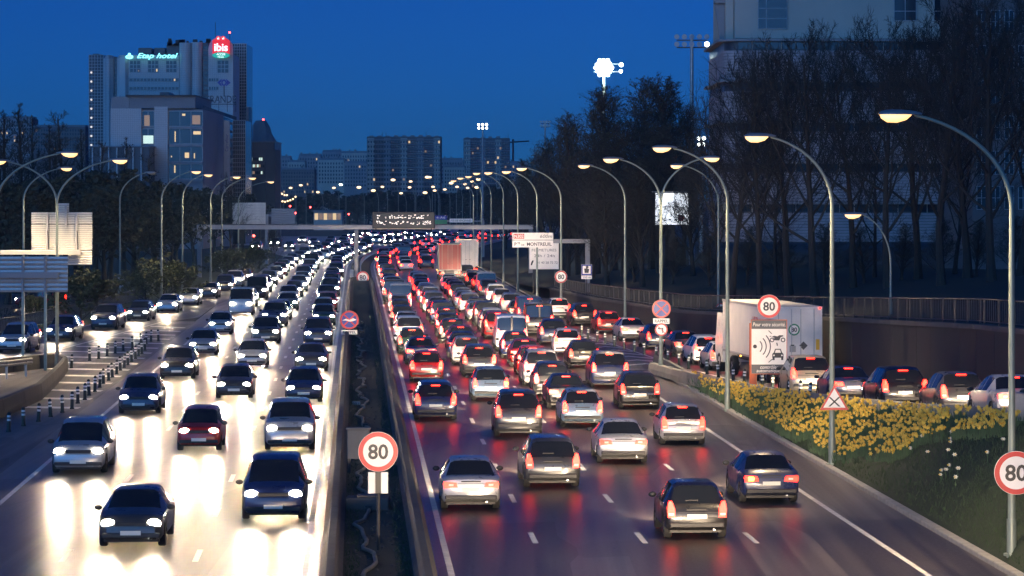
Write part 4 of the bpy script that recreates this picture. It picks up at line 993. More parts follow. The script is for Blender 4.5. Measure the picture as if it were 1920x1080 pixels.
def lane_cars(lane, u, Ys, side, first=1, fixed={}):
    for i, Y in enumerate(Ys):
        kind, colour = cr.choice(KW), cr.choice(CW)
        if i in fixed: kind, colour = fixed[i]
        far = Y > 235; jitter = cr.uniform(-.18, .18)
        if side == 'out':
            brk = cr.random() < .55
            lb = '%s %s with %s, %s in the outbound %s' % (colour, kind, 'bright brake lights' if brk else 'red tail lights', ordn(i + first), LAN[lane])
            car(kind, colour, (axis(Y) + u + jitter, Y, .005), heading(Y) + cr.uniform(-.012, .012), lb, 'cars heading away on the outbound carriageway', brk, far, beams=(3600 if Y < 270 or 315 < Y < 362 else 0), pitch=7, beam_angle=48, blink=cr.random() < .2)
        else:
            lb = '%s %s with glaring headlights, %s in the oncoming %s' % (colour, kind, ordn(i + first), LAN[lane])
            car(kind, colour, (axis(Y) + u + jitter, Y, .005), heading(Y) + math.pi + cr.uniform(-.012, .012), lb, 'cars approaching on the oncoming carriageway', False, far, beams=(1750 if Y < 480 else 0), pitch=2.5, beam_angle=32)
def spaced(y0, y1, a, b):
    out = []; y = y0
    while y < y1: out.append(y); y += cr.uniform(a, b)
    return out
lane_cars(1, 2.85, [94, 131, 158] + spaced(174, 470, 9, 15), 'out', fixed={0: ('saloon', 'silver'), 2: ('hatchback', 'red'), 3: ('saloon', 'navy')})
lane_cars(2, 5.55, [101, 122, 143, 163] + [172 + 1.5, 181.5, 190, 199.5, 209] + spaced(219, 330, 7.2, 9.5) + spaced(392, 470, 8, 11), 'out', fixed={0: ('estate', 'dark grey'), 8: ('hatchback', 'black'), 7: ('hatchback', 'black'), 6: ('saloon', 'red'), 5: ('saloon', 'navy')})
lane_cars(3, 8.45, [86, 110, 127, 138, 146, 154.5, 163.5, 172, 181, 190] + spaced(206, 318, 7.5, 11) + spaced(405, 470, 8, 12), 'out', fixed={0: ('hatchback', 'black'), 2: ('hatchback', 'pale blue'), 3: ('saloon', 'black'), 4: ('estate', 'dark grey'), 5: ('suv', 'silver'), 6: ('hatchback', 'red'), 7: ('saloon', 'red'), 8: ('hatchback', 'navy'), 9: ('van', 'white')})
lane_cars(4, 11.45, [96, 118, 138, 153, 170] + spaced(184, 352, 9.5, 16) + spaced(390, 470, 9.5, 14), 'out')
lane_cars(1, -2.95, spaced(91, 230, 24, 32) + spaced(240, 540, 14, 24), 'in')
lane_cars(2, -6.15, spaced(84, 225, 24, 31) + spaced(236, 540, 14, 24), 'in')
lane_cars(3, -9.4, spaced(106, 235, 22, 31) + spaced(246, 540, 14, 24), 'in')
# cars added below the frame, unseen, so their headlights light the near signs
for i, (Y, u, ln) in enumerate([(61, 2.85, 1), (48, 2.85, 1), (58, 5.55, 2), (46, 5.55, 2), (61, 8.45, 3), (44, 8.45, 3), (59, 11.45, 4), (47, 11.45, 4)]):
    k, c = cr.choice(KW[:-1]), cr.choice(CW)
    car(k, c, (axis(Y) + u, Y, .005), heading(Y), '%s %s added out of view for its headlights, %s in the %s' % (c, k, ordn(1 + i % 2), LAN[ln]), 'cars heading away on the outbound carriageway', False, True, beams=6500, pitch=7, beam_angle=48)
# distant traffic beyond the gantry bend
for i, (Y, u) in enumerate([(y, u) for y in range(484, 740, 17) for u in (3, 5.7, 8.5, 11.4)]):
    if cr.random() < .25: continue
    car(cr.choice(KW[:-1]), cr.choice(CW), (axis(Y) + u, Y + cr.uniform(-4, 4), .005), heading(Y), 'distant car with red tail lights beyond the gantry, %s row, %s' % (ordn(1 + i // 4), LAN[1 + i % 4]), 'distant cars heading away on the bend', True, True)
for i, (Y, u) in enumerate([(y, u) for y in range(550, 760, 26) for u in (-3.5, -7.5, -12, -17, -22)]):
    if cr.random() < .2: continue
    car(cr.choice(KW[:-1]), cr.choice(CW), (axis(Y) + u, Y + cr.uniform(-6, 6), .005), heading(Y) + math.pi, 'distant car with white headlights beyond the gantry, %s row, %s from the median' % (ordn(1 + i // 5), ordn(1 + i % 5)), 'distant cars approaching on the bend', False, True, beams=0)
# slip road joining traffic
for i, Y in enumerate([156, 171, 187, 202, 219, 234, 251, 268, 286, 304, 322, 340]):
    k, c = cr.choice(KW), cr.choice(CW); sl = (slip_c(Y + 5) - slip_c(Y - 5)) / 10
    car(k, c, (slip_c(Y) + .1, Y, .012), math.pi - math.atan(sl), '%s %s with white headlights, %s on the curving slip road' % (c, k, ordn(i + 1)), 'cars on the slip road', False, Y > 235, beams=1800 if Y < 260 else 0, pitch=2.5, beam_angle=32)
k = car('hatchback', 'red', (XX(75, 262), 262, 0), R(75), 'red hatchback on the dark side street behind the railing', None, True, True)
# entry ramp queue
def ramp_car(kind, colour, Y, label, brk=True, dx=0, rzx=0):
    sl = (ramp_lane(Y + 4) - ramp_lane(Y - 4)) / 8; z = ramp_z(Y); pz = (ramp_z(Y + 2) - ramp_z(Y - 2)) / 4
    o = car(kind, colour, (ramp_lane(Y) + dx, Y, z + .012), -math.atan(sl), label, 'vehicles queuing on the entry ramp', brk, False, beams=900, pitch=8, beam_angle=44)
    o.rotation_euler[0] = math.atan(pz); return o
ramp_car('hatchback', 'silver', 167.5, 'silver hatchback with red tail lights just ahead of the white lorry on the ramp', True, -.2)
ramp_car('estate', 'white', 174, 'white estate car ahead of the silver hatchback on the ramp')
ramp_car('saloon', 'dark grey', 182, 'dark grey saloon further up the entry ramp, ahead of the white estate', True, .2)
ramp_car('hatchback', 'navy', 191, 'navy hatchback merging near the striped bollards on the ramp', True)
for i, Y in enumerate((202, 213, 226, 240)): ramp_car(('saloon', 'hatchback', 'estate', 'hatchback')[i], ('silver', 'red', 'black', 'white')[i], Y, '%s car merging from the ramp beside the hatched island, %s one of four' % (('silver', 'red', 'black', 'white')[i], ordn(i + 1)))
ramp_car('suv', 'beige', 135.5, 'beige off-roader directly behind the white lorry on the ramp', True, -1.1)
ramp_car('saloon', 'navy', 127, 'navy saloon behind the beige off-roader on the ramp', True, -.8)
ramp_car('estate', 'black', 118, 'black estate car above the daffodils, level with the warning triangle', True, -.5)
ramp_car('hatchback', 'dark grey', 109, 'dark grey hatchback on the ramp above the middle of the daffodil bed', True, -.3)
ramp_car('saloon', 'silver', 101.5, 'silver saloon on the ramp above the end of the daffodil bed', True, -.2)
ramp_car('hatchback', 'red', 95, 'red hatchback on the ramp beside the pale bridge railing', True, -.2)
ramp_car('van', 'pale blue', 87.5, 'pale blue van on the ramp at the picture edge', True, 0)
# lorries
def box_lorry(loc, rz, label, L, W, boxz0, boxz1, boxmat, rearmat, logo=False, scale=1):
    r = thing('lorry', label, 'lorry', loc, rz, 'lorries')
    MB().bbox(-W / 2, W / 2, -L / 2, L / 2 - 2.2, boxz0, boxz1, .04).build('cargo_box', boxmat, r)
    m = MB()
    for a in ((-W / 2, -W / 2 + .09), (W / 2 - .09, W / 2)): m.box(a[0], a[1], -L / 2 - .035, -L / 2 + .01, boxz0, boxz1)
    m.box(-W / 2 + .09, W / 2 - .09, -L / 2 - .035, -L / 2 + .01, boxz1 - .12, boxz1); m.box(-W / 2 + .09, W / 2 - .09, -L / 2 - .035, -L / 2 + .01, boxz0, boxz0 + .12); m.build('rear_frame', boxmat, r)
    for sg in (-1, 1):
        dr = MB().bbox(.012 if sg > 0 else -W / 2 + .1, W / 2 - .1 if sg > 0 else -.012, -L / 2 - .025, -L / 2 - .004, boxz0 + .13, boxz1 - .13, .008).build('rear_door', rearmat, r)
        for x in (.22, .85): MB().tube([(sg * x, -L / 2 - .05, boxz0 + .1), (sg * x, -L / 2 - .05, boxz1 - .1)], .02, 6).build('lock_rod', 'galvanised', dr)
        MB().box(sg * .22 - .05, sg * .22 + .12, -L / 2 - .085, -L / 2 - .06, boxz0 + .75, boxz0 + .8).build('door_handle', 'dark_metal', dr)
    # side rails and roof edge
    for sg in (-1, 1):
        MB().box(sg * W / 2 - .015 if sg > 0 else -W / 2 - .02, W / 2 + .02 if sg > 0 else -W / 2 + .015, -L / 2, L / 2 - 2.2, boxz1 - .1, boxz1 + .02).build('roof_rail', 'galvanised', r)
        MB().box(sg * W / 2 - .015 if sg > 0 else -W / 2 - .02, W / 2 + .02 if sg > 0 else -W / 2 + .015, -L / 2, L / 2 - 2.2, boxz0 - .02, boxz0 + .08).build('side_rail', 'galvanised', r)
    # chassis, bumper, wheels, cab
    MB().box(-.45, .45, -L / 2 + .1, L / 2 - .3, .75, boxz0 - .03).build('chassis', 'trim_black', r); MB().box(-W / 2 + .05, W / 2 - .05, -L / 2 - .02, -L / 2 + .1, .45, .62).build('underrun_bar', 'dark_metal', r)
    ty, rm = wheel_meshes(.5, .3)
    ax = [-L / 2 + 1.6, L / 2 - 1.2] if L < 10 else [-L / 2 + 1.2, -L / 2 + 2.4, -L / 2 + 3.6, L / 2 - 4.2, L / 2 - 1.0]
    for y in ax:
        for sg in (-1, 1): w = inst('wheel', ty, r, (sg * (W / 2 - .2), y, .5), 0 if sg > 0 else math.pi); inst('rim', rm, w)
    cb = MB(); cb.prism([(0, 0), (0, 1)], 0, 1) if False else None
    prof = [(L / 2 - 2.0, .55), (L / 2 - 2.0, 3.0), (L / 2 - .55, 3.0), (L / 2 - .2, 2.0), (L / 2, 1.7), (L / 2, .55)]
    n = len(prof); hw = W / 2 - .06
    cb.add([(-hw, y, z) for y, z in prof] + [(hw, y, z) for y, z in prof], [tuple(range(n)), tuple(reversed(range(n, 2 * n)))] + [(i, n + i, n + (i + 1) % n, (i + 1) % n) for i in range(n)])
    cb.build('cab', 'paint_white', r)
    MB().add([(-hw + .1, L / 2 - .53, 2.92), (hw - .1, L / 2 - .53, 2.92), (hw - .1, L / 2 - .18, 2.05), (-hw + .1, L / 2 - .18, 2.05)], [(0, 1, 2, 3)])
    ws = MB(); ws.add([(-hw + .1, L / 2 - .51, 2.90), (hw - .1, L / 2 - .51, 2.90), (hw - .1, L / 2 - .17, 2.05), (-hw + .1, L / 2 - .17, 2.05)], [(3, 2, 1, 0)]); ws.build('windscreen', 'glass_car', r)
    for sg in (-1, 1):
        MB().bbox(-.17, .17, -.04, .04, -.08, .08, .02).build('taillight', 'brake_red', r, (sg * (W / 2 - .35), -L / 2 - .05, .78)); MB().bbox(-.05, .05, -.02, .02, -.03, .03, .01).build('marker_light', 'tail_red', r, (sg * (W / 2 - .12), -L / 2 - .06, boxz1 - .06))
        MB().sphere((0, 0, 0), .14, 10, 6, (1, .5, 1)).build('headlight', 'head_white', r, (sg * (W / 2 - .35), L / 2 - .02, .8))
        for k2 in range(3): MB().box(-.03, .03, -.02, .02, -.03, .03).build('side_marker', 'indicator_amber', r, (sg * (W / 2 + .03), -L / 2 + 1.5 + k2 * 2.6, boxz0 + .0 - .05))
    MB().box(-.3, .3, -.01, 0, -.06, .06).build('number_plate', 'plate', r, (0, -L / 2 - .03, .7))
    return r
mat('lorry_white', (.66, .62, .57), .5, var=.14, scale=.9, bump=.05); mat('lorry_red', (.20, .012, .012), .5, var=.12, scale=1); mat('lorry_tarp', (.20, .22, .22), .7, var=.2, scale=.8)
Yl = 150 + 6.8
sl = (ramp_lane(160) - ramp_lane(150)) / 10
lo = box_lorry((ramp_lane(Yl) + .55, Yl, ramp_z(Yl) + .012), -math.atan(-.13), 'tall white box lorry with a green-ringed 80 sticker queuing on the entry ramp', 13.6, 2.5, 1.15, 3.72, 'lorry_white', 'lorry_white')
lo.location.x = XX(1493, 150) - .13 * 6.8; lo.rotation_euler[2] = math.atan(.13)
Lh = -6.8 - .028
st = MB().disc(-.10, 2.65, .27, Lh - .012, Lh - .003, 28).build('speed_sticker', 'sign_white', lo); MB().ring(-.10, 2.65, .21, .275, Lh - .018, Lh - .008, 28).build('green_ring', 'sign_green', st); text('80', .2, 'sign_black', st, (-.10, Lh - .016, 2.65), bold=.03)
MB().prism([(.35, 1.9 - .2), (.55, 1.9), (.35, 1.9 + .2), (.15, 1.9)], Lh - .014, Lh - .003).build('diamond_sticker', 'sign_slate', lo); MB().box(.95, 1.12, Lh - .014, Lh - .003, 1.7, 2.2).build('ochre_label', 'petal_orange', lo); MB().box(-.32, -.02, Lh - .014, Lh - .003, 1.6, 1.9).build('grey_label', 'sign_back', lo)
t = inst('lettering', text_mesh('VEO', .5, 'sign_red'), lo, (-1.262, -3.5, 2.9), R(-90)); t.scale = (.9, 1, 1)
box_lorry((XX(840, 345), 345 + 4.5, .005), heading(349), 'box lorry with a dark red rear door in the traffic below the message board', 9, 2.5, 1.1, 4.0, 'lorry_tarp', 'lorry_red')
box_lorry((XX(873, 366), 366 + 4.5, .005), heading(370), 'plain white box lorry beside the red-doored lorry below the gantry', 9, 2.5, 1.1, 4.1, 'lorry_white', 'lorry_white')
# ================================================================== BUILDINGS
br = random.Random(21)
class Bld:
    def __init__(s, name, label, Y, cx, cat='building'):
        s.Y = Y; s.cx = XX(cx, Y); s.root = thing(name, label, cat, (s.cx, Y, 0))
    def X(s, px): return XX(px, s.Y) - s.cx
    def Z(s, py): return ZZ(py, s.Y)
    def block(s, part, px0, px1, py0, depth, m, y0=0.0, py1=None, b=.05):
        return MB().bbox(s.X(px0), s.X(px1), y0, y0 + depth, -.2 if py1 is None else s.Z(py1), s.Z(py0), b).build(part, m, s.root)
    def window(s, px0, px1, py0, py1, m='glass_building', y=-.06, parent=None, frame=True, cross=None):
        w = MB().box(s.X(px0), s.X(px1), y, y + .05, s.Z(py1), s.Z(py0)).build('window', m, s.root)
        if frame:
            t = .06 * s.Y / 300; f = MB(); x0, x1, z0, z1 = s.X(px0), s.X(px1), s.Z(py1), s.Z(py0)
            f.box(x0 - t, x1 + t, y - .05, y - .003, z1, z1 + t); f.box(x0 - t, x1 + t, y - .05, y - .003, z0 - t, z0); f.box(x0 - t, x0, y - .05, y - .003, z0, z1); f.box(x1, x1 + t, y - .05, y - .003, z0, z1)
            if cross:
                for cx in cross[0]: x = x0 + (x1 - x0) * cx; f.box(x - t / 2, x + t / 2, y - .04, y - .004, z0, z1)
                for cz in cross[1]: z = z0 + (z1 - z0) * cz; f.box(x0, x1, y - .035, y - .004, z - t / 2, z + t / 2)
            f.build('frame', 'mullion', w)
        return w
    def grid(s, part, px0, px1, py0, py1, cols, rows, fw, fh, m, y=-.05, lit=0.0, litm=('window_warm', 'window_dim'), keep=None):
        g = MB(); lm = {k: MB() for k in litm}; x0, x1, z0, z1 = s.X(px0), s.X(px1), s.Z(py1), s.Z(py0); cw, ch = (x1 - x0) / cols, (z1 - z0) / rows
        for i in range(cols):
            for j in range(rows):
                if keep and not keep(i, j): continue
                t = g if br.random() >= lit else lm[br.choice(litm)]
                t.box(x0 + cw * (i + .5 - fw / 2), x0 + cw * (i + .5 + fw / 2), y, y + .06, z0 + ch * (j + .5 - fh / 2), z0 + ch * (j + .5 + fh / 2))
        struct(g.build(part, m, s.root), 'stuff')
        for k, q in lm.items():
            if q.v: struct(q.build('lit_window', k, s.root), 'stuff')
    def lines(s, part, px0, px1, py0, py1, cols, rows, t, m, y=-.08):
        g = MB(); x0, x1, z0, z1 = s.X(px0), s.X(px1), s.Z(py1), s.Z(py0)
        for i in range(cols + 1): x = x0 + (x1 - x0) * i / cols; g.box(x - t, x + t, y - .04, y, z0, z1)
        for j in range(rows + 1): z = z0 + (z1 - z0) * j / rows; g.box(x0, x1, y - .03, y + .01, z - t, z + t)
        struct(g.build(part, m, s.root), 'stuff')
# ---- hotel tower group
B = Bld('grid_tower', 'dark slim tower faced with a pale square grid, beside the white hotel', 665, 180)
B.block('wall', 167, 194, 103, 14, 'tile_dark'); B.lines('grid_frame', 167, 194, 103, 360, 5, 44, .06, 'mullion')
m = MB()
for k in range(9): m.sphere((B.X(171.5), -.25, B.Z(136 + 17 * k)), .22, 8, 5)
struct(m.build('facade_light', 'led_white', B.root), 'stuff'); MB().box(B.X(172), B.X(184), 2, 6, B.Z(102.9), B.Z(100)).build('plant_room', 'tile_dark', B.root)
B = Bld('hotel_tower', 'white tiled hotel tower with rounded wings and two lit hotel signs', 650, 310)
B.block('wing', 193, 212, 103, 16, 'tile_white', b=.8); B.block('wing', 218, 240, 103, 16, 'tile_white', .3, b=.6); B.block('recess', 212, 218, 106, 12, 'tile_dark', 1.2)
B.lines('tile_joints', 193, 212, 104, 360, 4, 50, .012, 'panel_grey', -.0); B.grid('recess_window', 212.3, 217.7, 108, 350, 1, 26, .8, .6, 'glass_building', 1.14)
B.block('wall', 240, 335, 103, 18, 'tile_white', .8); B.lines('tile_joints', 240, 335, 104, 200, 24, 24, .012, 'panel_grey', .8)
for px in (243, 277, 311): B.window(px, px + 19, 114, 135, 'glass_building', .74, cross=((.33, .66), (.33, .66)))
for k, py in enumerate((147, 163)): B.window(242, 334, py, py + 5, 'glass_building', .74, cross=([j / 14 for j in range(1, 14)], []))
B.window(292, 294.5, 129, 134, 'window_warm', .66, frame=False); B.window(325.5, 328, 147.5, 151.5, 'window_warm', .66, frame=False); B.window(258, 260, 131, 134, 'window_dim', .66, frame=False)
# rounded middle tower
def round_wing(B, part, px0, px1, py, bulge, m, y0=0):
    q = MB(); x0, x1 = B.X(px0), B.X(px1); n = 10; c = (x0 + x1) / 2; h = (x1 - x0) / 2
    pl = [(c - h * math.cos(math.pi * k / n), y0 + bulge - bulge * math.sin(math.pi * k / n)) for k in range(n + 1)] + [(x1, y0 + 14), (x0, y0 + 14)]
    k = len(pl); zt = B.Z(py)
    q.add([(x, y, -.2) for x, y in pl] + [(x, y, zt) for x, y in pl], [tuple(reversed(range(k))), tuple(range(k, 2 * k))] + [(i, (i + 1) % k, k + (i + 1) % k, k + i) for i in range(k)])
    return q.build(part, m, B.root, smooth=30)
round_wing(B, 'rounded_wing', 335.3, 358, 80, 1.0, 'tile_white'); round_wing(B, 'rounded_wing', 358.3, 379, 79, 1.0, 'tile_white')
B.lines('tile_joints', 337, 377, 82, 200, 10, 28, .012, 'panel_grey', -.0)
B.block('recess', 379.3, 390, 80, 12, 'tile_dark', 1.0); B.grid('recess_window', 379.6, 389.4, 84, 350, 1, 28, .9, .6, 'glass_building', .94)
B.block('sign_wing', 390.2, 437, 102, 15, 'tile_white', .2); B.lines('tile_joints', 390.4, 436.8, 104, 200, 12, 24, .012, 'panel_grey', .2)
arch = [(B.X(390.2), B.Z(102)), (B.X(436.9), B.Z(102))] + [(B.X(413.5) + (B.X(436.9) - B.X(413.5)) * math.cos(a), B.Z(93) + (B.Z(68) - B.Z(93)) * math.sin(a)) for a in [math.pi * k / 14 for k in range(15)]]
MB().prism(arch[::-1], .25, 1.4).build('arched_crown', 'tile_white', B.root)
B.window(408, 428, 114, 136, 'glass_building', .12, cross=((.33, .66), (.33, .66)))
for py in (147, 163): B.window(391.5, 409, py, py + 5, 'glass_building', .12, cross=((.25, .5, .75), []))
for a in ((255, 280, 88, 8), (285, 306, 88, 7), (308, 335, 83, 9)): B.block('plant_room', a[0], a[1], a[2], a[3], 'tile_dark', 4, 103.2)
m = MB(); r3 = random.Random(5)
for k in range(26):
    x = B.X(r3.uniform(310, 388)); z0 = B.Z(84); m.box(x, x + r3.uniform(.2, 1.2), 3, 3.6, z0, z0 + r3.uniform(.3, 1.5))
struct(m.build('rooftop_clutter', 'dark_metal', B.root), 'stuff')
for px, py in ((402, 40), (429, 58)): MB().tube([(B.X(px), 2, B.Z(102)), (B.X(px), 2, B.Z(py))], .06, 5).build('aerial', 'dark_metal', B.root)
MB().sphere((B.X(429), 2, B.Z(60)), .2, 8, 5).build('beacon', 'signal_red', B.root)
# ibis sign
S = thing('lit_hotel_sign', 'red illuminated ibis sign with flowers on top and a green oval below', 'sign', (XX(414.5, 650), 649.4, ZZ(106, 650)))
def sx(px): return (px - 414.5) * 650 / F
def sz(py): return (106 - py) * 650 / F
MB().prism([(sx(399), sz(101)), (sx(431), sz(101)), (sx(431), sz(76)), (sx(425), sz(73)), (sx(415), sz(72)), (sx(405), sz(73)), (sx(399), sz(76))], -.3, .3).build('red_board', 'neon_red', S)
text('ibis', 1.5, 'neon_white', S, (sx(415), -.36, sz(89)), width=2.75, bold=.03, depth=.05)
m = MB()
for cx in (410, 419.5):
    for k in range(6): m.disc(sx(cx) + .30 * math.cos(k * math.pi / 3), sz(72.5) + .34 * math.sin(k * math.pi / 3), .22, -.42, -.32, 12)
m.build('flower_emblem', 'neon_red', S)
m = MB()
for cx in (410, 419.5):
    for k in range(5):
        a = math.pi / 2 + k * math.pi * .4; x, z = sx(cx), sz(72.5)
        m.prism([(x + .06 * math.cos(a + 1.57), z + .06 * math.sin(a + 1.57)), (x + .06 * math.cos(a - 1.57), z + .06 * math.sin(a - 1.57)), (x + .42 * math.cos(a), z + .42 * math.sin(a))], -.5, -.43)
m.build('white_star', 'neon_white', S)
MB().disc(sx(415), sz(104), .62, -.36, .2, 28, 1.75).build('green_oval', 'neon_green', S); text('ACCOR', .42, 'neon_white', S, (sx(415), -.42, sz(102.3)), shear=.3, width=1.8, depth=.03); text('Hotels', .3, 'neon_white', S, (sx(415), -.42, sz(107)), width=1.2, depth=.03)
S = thing('lit_hotel_sign', 'cyan neon Etap hotel lettering with a small emblem on the roof edge', 'sign', (XX(288, 650), 649.6, ZZ(106, 650)))
text('Etap hotel', 1.0, 'neon_cyan', S, (.6, -.1, 0), shear=.35, width=8.3, depth=.06, bold=.015)
x = (243 - 288) * 650 / F
MB().disc(x, -.1, .42, -.1, .1, 20, .78).build('emblem_oval', 'neon_cyan', S); MB().disc(x, .42, .3, -.12, .08, 14).build('emblem_crown', 'neon_cyan', S); text('etap', .28, 'sign_blue', S, (x, -.16, -.1), width=.9, depth=.02); MB().box(-5.2, 5.2, .1, .2, -.75, -.65).build('support_rail', 'dark_metal', S)
B = Bld('grid_tower', 'slim glass grid tower rising behind the ibis sign', 672, 450)
B.block('wall', 436, 462, 82, 16, 'glass_building'); B.lines('grid_frame', 436, 462, 82, 380, 6, 52, .07, 'mullion')
B = Bld('glass_annex', 'lower glazed block with a pale grid at the foot of the grid tower', 620, 448)
B.block('wall', 437, 460, 226, 14, 'glass_building'); B.lines('grid_frame', 437, 460, 226, 400, 6, 22, .06, 'mullion')
B = Bld('dark_fin', 'thin black vertical tower fin right beside the glass annex', 640, 464); B.block('wall', 461, 466.5, 201, 8, 'tile_dark'); B.block('cap', 460.5, 467, 200, 8.3, 'mullion', -.1, 201)
# ---- office block in front
B = Bld('office_block', 'wide office block with white end walls, dark glazing and shop sign on its roof', 560, 300)
B.block('wall', 208, 380, 205, 40, 'panel_grey', .6); B.block('attic', 208, 242, 181, 30, 'panel_grey', .2, 204.8); B.block('attic', 242.2, 366, 180, 30, 'roof_zinc', .1, 203)
B.block('roof_edge', 236, 368, 178, 32, 'dark_metal', -.6, 180.5); B.block('end_wall', 207, 265, 203.2, 6, 'tile_white', 0, 285); B.block('pier', 289, 315, 200, 6, 'tile_white', -.1, 372)
B.lines('tile_joints', 208, 265, 204, 284, 14, 20, .012, 'panel_grey', .0); B.lines('tile_joints', 289.5, 314.5, 201, 371, 7, 42, .012, 'panel_grey', -.1)
for k in range(4):
    y0 = 209 + 33 * k
    B.window(266, 288, y0, y0 + 27, 'glass_building', .5, cross=((.5,), ()))
    B.window(316, 379, y0, y0 + 27, 'glass_building', .5, cross=((.33, .66), ()))
    B.block('spandrel', 315.3, 380, y0 + 28, .4, 'panel_grey', .2, y0 + 32.6)
for (a, b_, c, d_, mm) in ((268, 287, 254, 269, 'window_cool'), (346, 354, 286, 296, 'window_warm'), (360, 375, 216, 233, 'window_dim'), (341, 347, 213, 217, 'window_warm'), (270, 280, 216, 236, 'window_dim'), (327, 329, 246, 266, 'window_warm'), (362, 376, 246, 252, 'window_warm'), (326, 328.5, 310, 324, 'window_warm'), (320, 322, 292, 295, 'window_warm'), (363, 365, 287, 297, 'window_warm')):
    B.window(a, b_, c, d_, mm, .40, frame=False)
# receding glazed side
xa, xb = B.X(380), XX(438, 640) - B.cx
q = MB(); zt = B.Z(205)
q.add([(xa, .6, -.2), (xb, 80, -.2), (xb, 80, zt), (xa, .6, zt)], [(0, 1, 2, 3)]); q.build('side_wall', 'glass_building', B.root)
dx, dy = xb - xa, 79.4
for k in range(10):
    z = zt - 1.0 - k * 1.65; q = MB(); q.add([(xa + .05, .5, z), (xb + .05, 79.8, z), (xb + .05, 79.8, z + .45), (xa + .05, .5, z + .45)], [(0, 1, 2, 3)]); q.build('spandrel', 'panel_grey', B.root)
q = MB(); q.add([(xa + .1, -.3, zt), (xb + .6, 80, zt), (xb + .6, 80, zt + .7), (xa + .1, -.3, zt + .7)], [(0, 1, 2, 3)]); q.build('roof_edge', 'dark_metal', B.root)
B.block('low_wing', 180, 290, 277, 12, 'tile_dark', -8); B.block('canopy', 178, 292, 275, 14, 'panel_grey', -8.6, 277.2)
for k in range(7): B.block('column', 184 + 15 * k, 186.5 + 15 * k, 278, .6, 'tile_white', -8.5, 360)
B.block('plant_room', 290, 308, 170, 8, 'tile_dark', 8, 179)
S = thing('roof_lettering', 'dark LA GRANDE roof letters and a double-arrow emblem above the office block', 'sign', (XX(402, 600), 600, ZZ(186, 600)))
text('LA GRANDE', 1.35, 'sign_slate', S, (0, 0, 0), width=8.0, depth=.12, bold=.02); MB().box(-4.1, 4.1, .2, .3, -1.0, -.85).build('support_rail', 'dark_metal', S)
for k in range(6): MB().box(-4 + 1.6 * k - .05, -4 + 1.6 * k + .05, .2, .3, -2.4, .6).build('strut', 'dark_metal', S)
ex, ez = (420 - 402) * .1, (186 - 155) * .1
m = MB(); m.prism([(ex - 1.25, ez), (ex - .45, ez + .75), (ex - .45, ez + .35), (ex - .7, ez), (ex - .45, ez - .35), (ex - .45, ez - .75)][::-1], -.1, .1); m.prism([(ex + 1.25, ez), (ex + .35, ez + .75), (ex + .5, ez + .2), (ex + .5, ez - .2), (ex + .35, ez - .75)], -.1, .1)
m.ring(ex, ez, .32, .62, -.1, .1, 20, .8); m.build('arrow_emblem', 'sign_blue', S); MB().box(ex - .1, ex + .1, .1, .2, .5, ez - .5).build('mast', 'dark_metal', S)
S = thing('vertical_lettering', 'dark vertical shop name running up a pale pylon beside the office block', 'sign', (XX(425, 590), 590, 0))
MB().bbox(-.55, .55, 0, 1, -.1, ZZ(226, 590), .05).build('pylon', 'tile_white', S); t = text('Carrefour', .55, 'sign_blue', S, (0, -.02, ZZ(268, 590))); t.rotation_euler = (0, R(-90), 0)
# low lit block
B = Bld('low_office', 'low dark office with a row of greenish lit windows beside the rock', 700, 492)
B.block('wall', 466, 515, 267, 20, 'tile_dark'); B.block('roof', 465, 516, 265, 20.6, 'roof_zinc', -.3, 267); B.block('tower_part', 498, 516, 280, 16, 'wall_brown', -.4)
B.grid('window_row', 467, 496, 292, 330, 8, 3, .8, .42, 'glass_building', -.06, .45, ('window_cool', 'window_dim'))
# zoo rock
q = MB(); rr = random.Random(4); prof = [(0, 15.5), (.3, 14.5), (.5, 12.8), (.7, 10.5), (.85, 8.2), (.95, 6.0), (1.0, 3.6)]
Yk2 = 2250.0; H_ = ZZ(226, Yk2); vs = []; fs = []; n = 16
for i, (t, w) in enumerate([(k / 14, 0) for k in range(15)]):
    w = lerp_table(prof, t, 1)
    for j in range(n):
        a = 2 * math.pi * j / n; rj = w * (1 + .18 * math.sin(3 * a + 5 * t) + rr.uniform(-.10, .10)); vs.append((rj * math.cos(a) + 3.2 * (1 - t) - 1, rj * math.sin(a), H_ * t))
    if i:
        for j in range(n): fs.append(((i - 1) * n + j, (i - 1) * n + (j + 1) % n, i * n + (j + 1) % n, i * n + j))
fs.append(tuple(range(14 * n, 15 * n))); q.add(vs, fs)
rk = thing('artificial_rock', 'tall craggy artificial rock peak with a red beacon beyond the office blocks', 'rock', (XX(493, Yk2), Yk2, 0)); q.build('crag', 'rock', rk); MB().sphere((.4, -1, H_ + .6), .7, 8, 5).build('beacon', 'signal_red', rk)
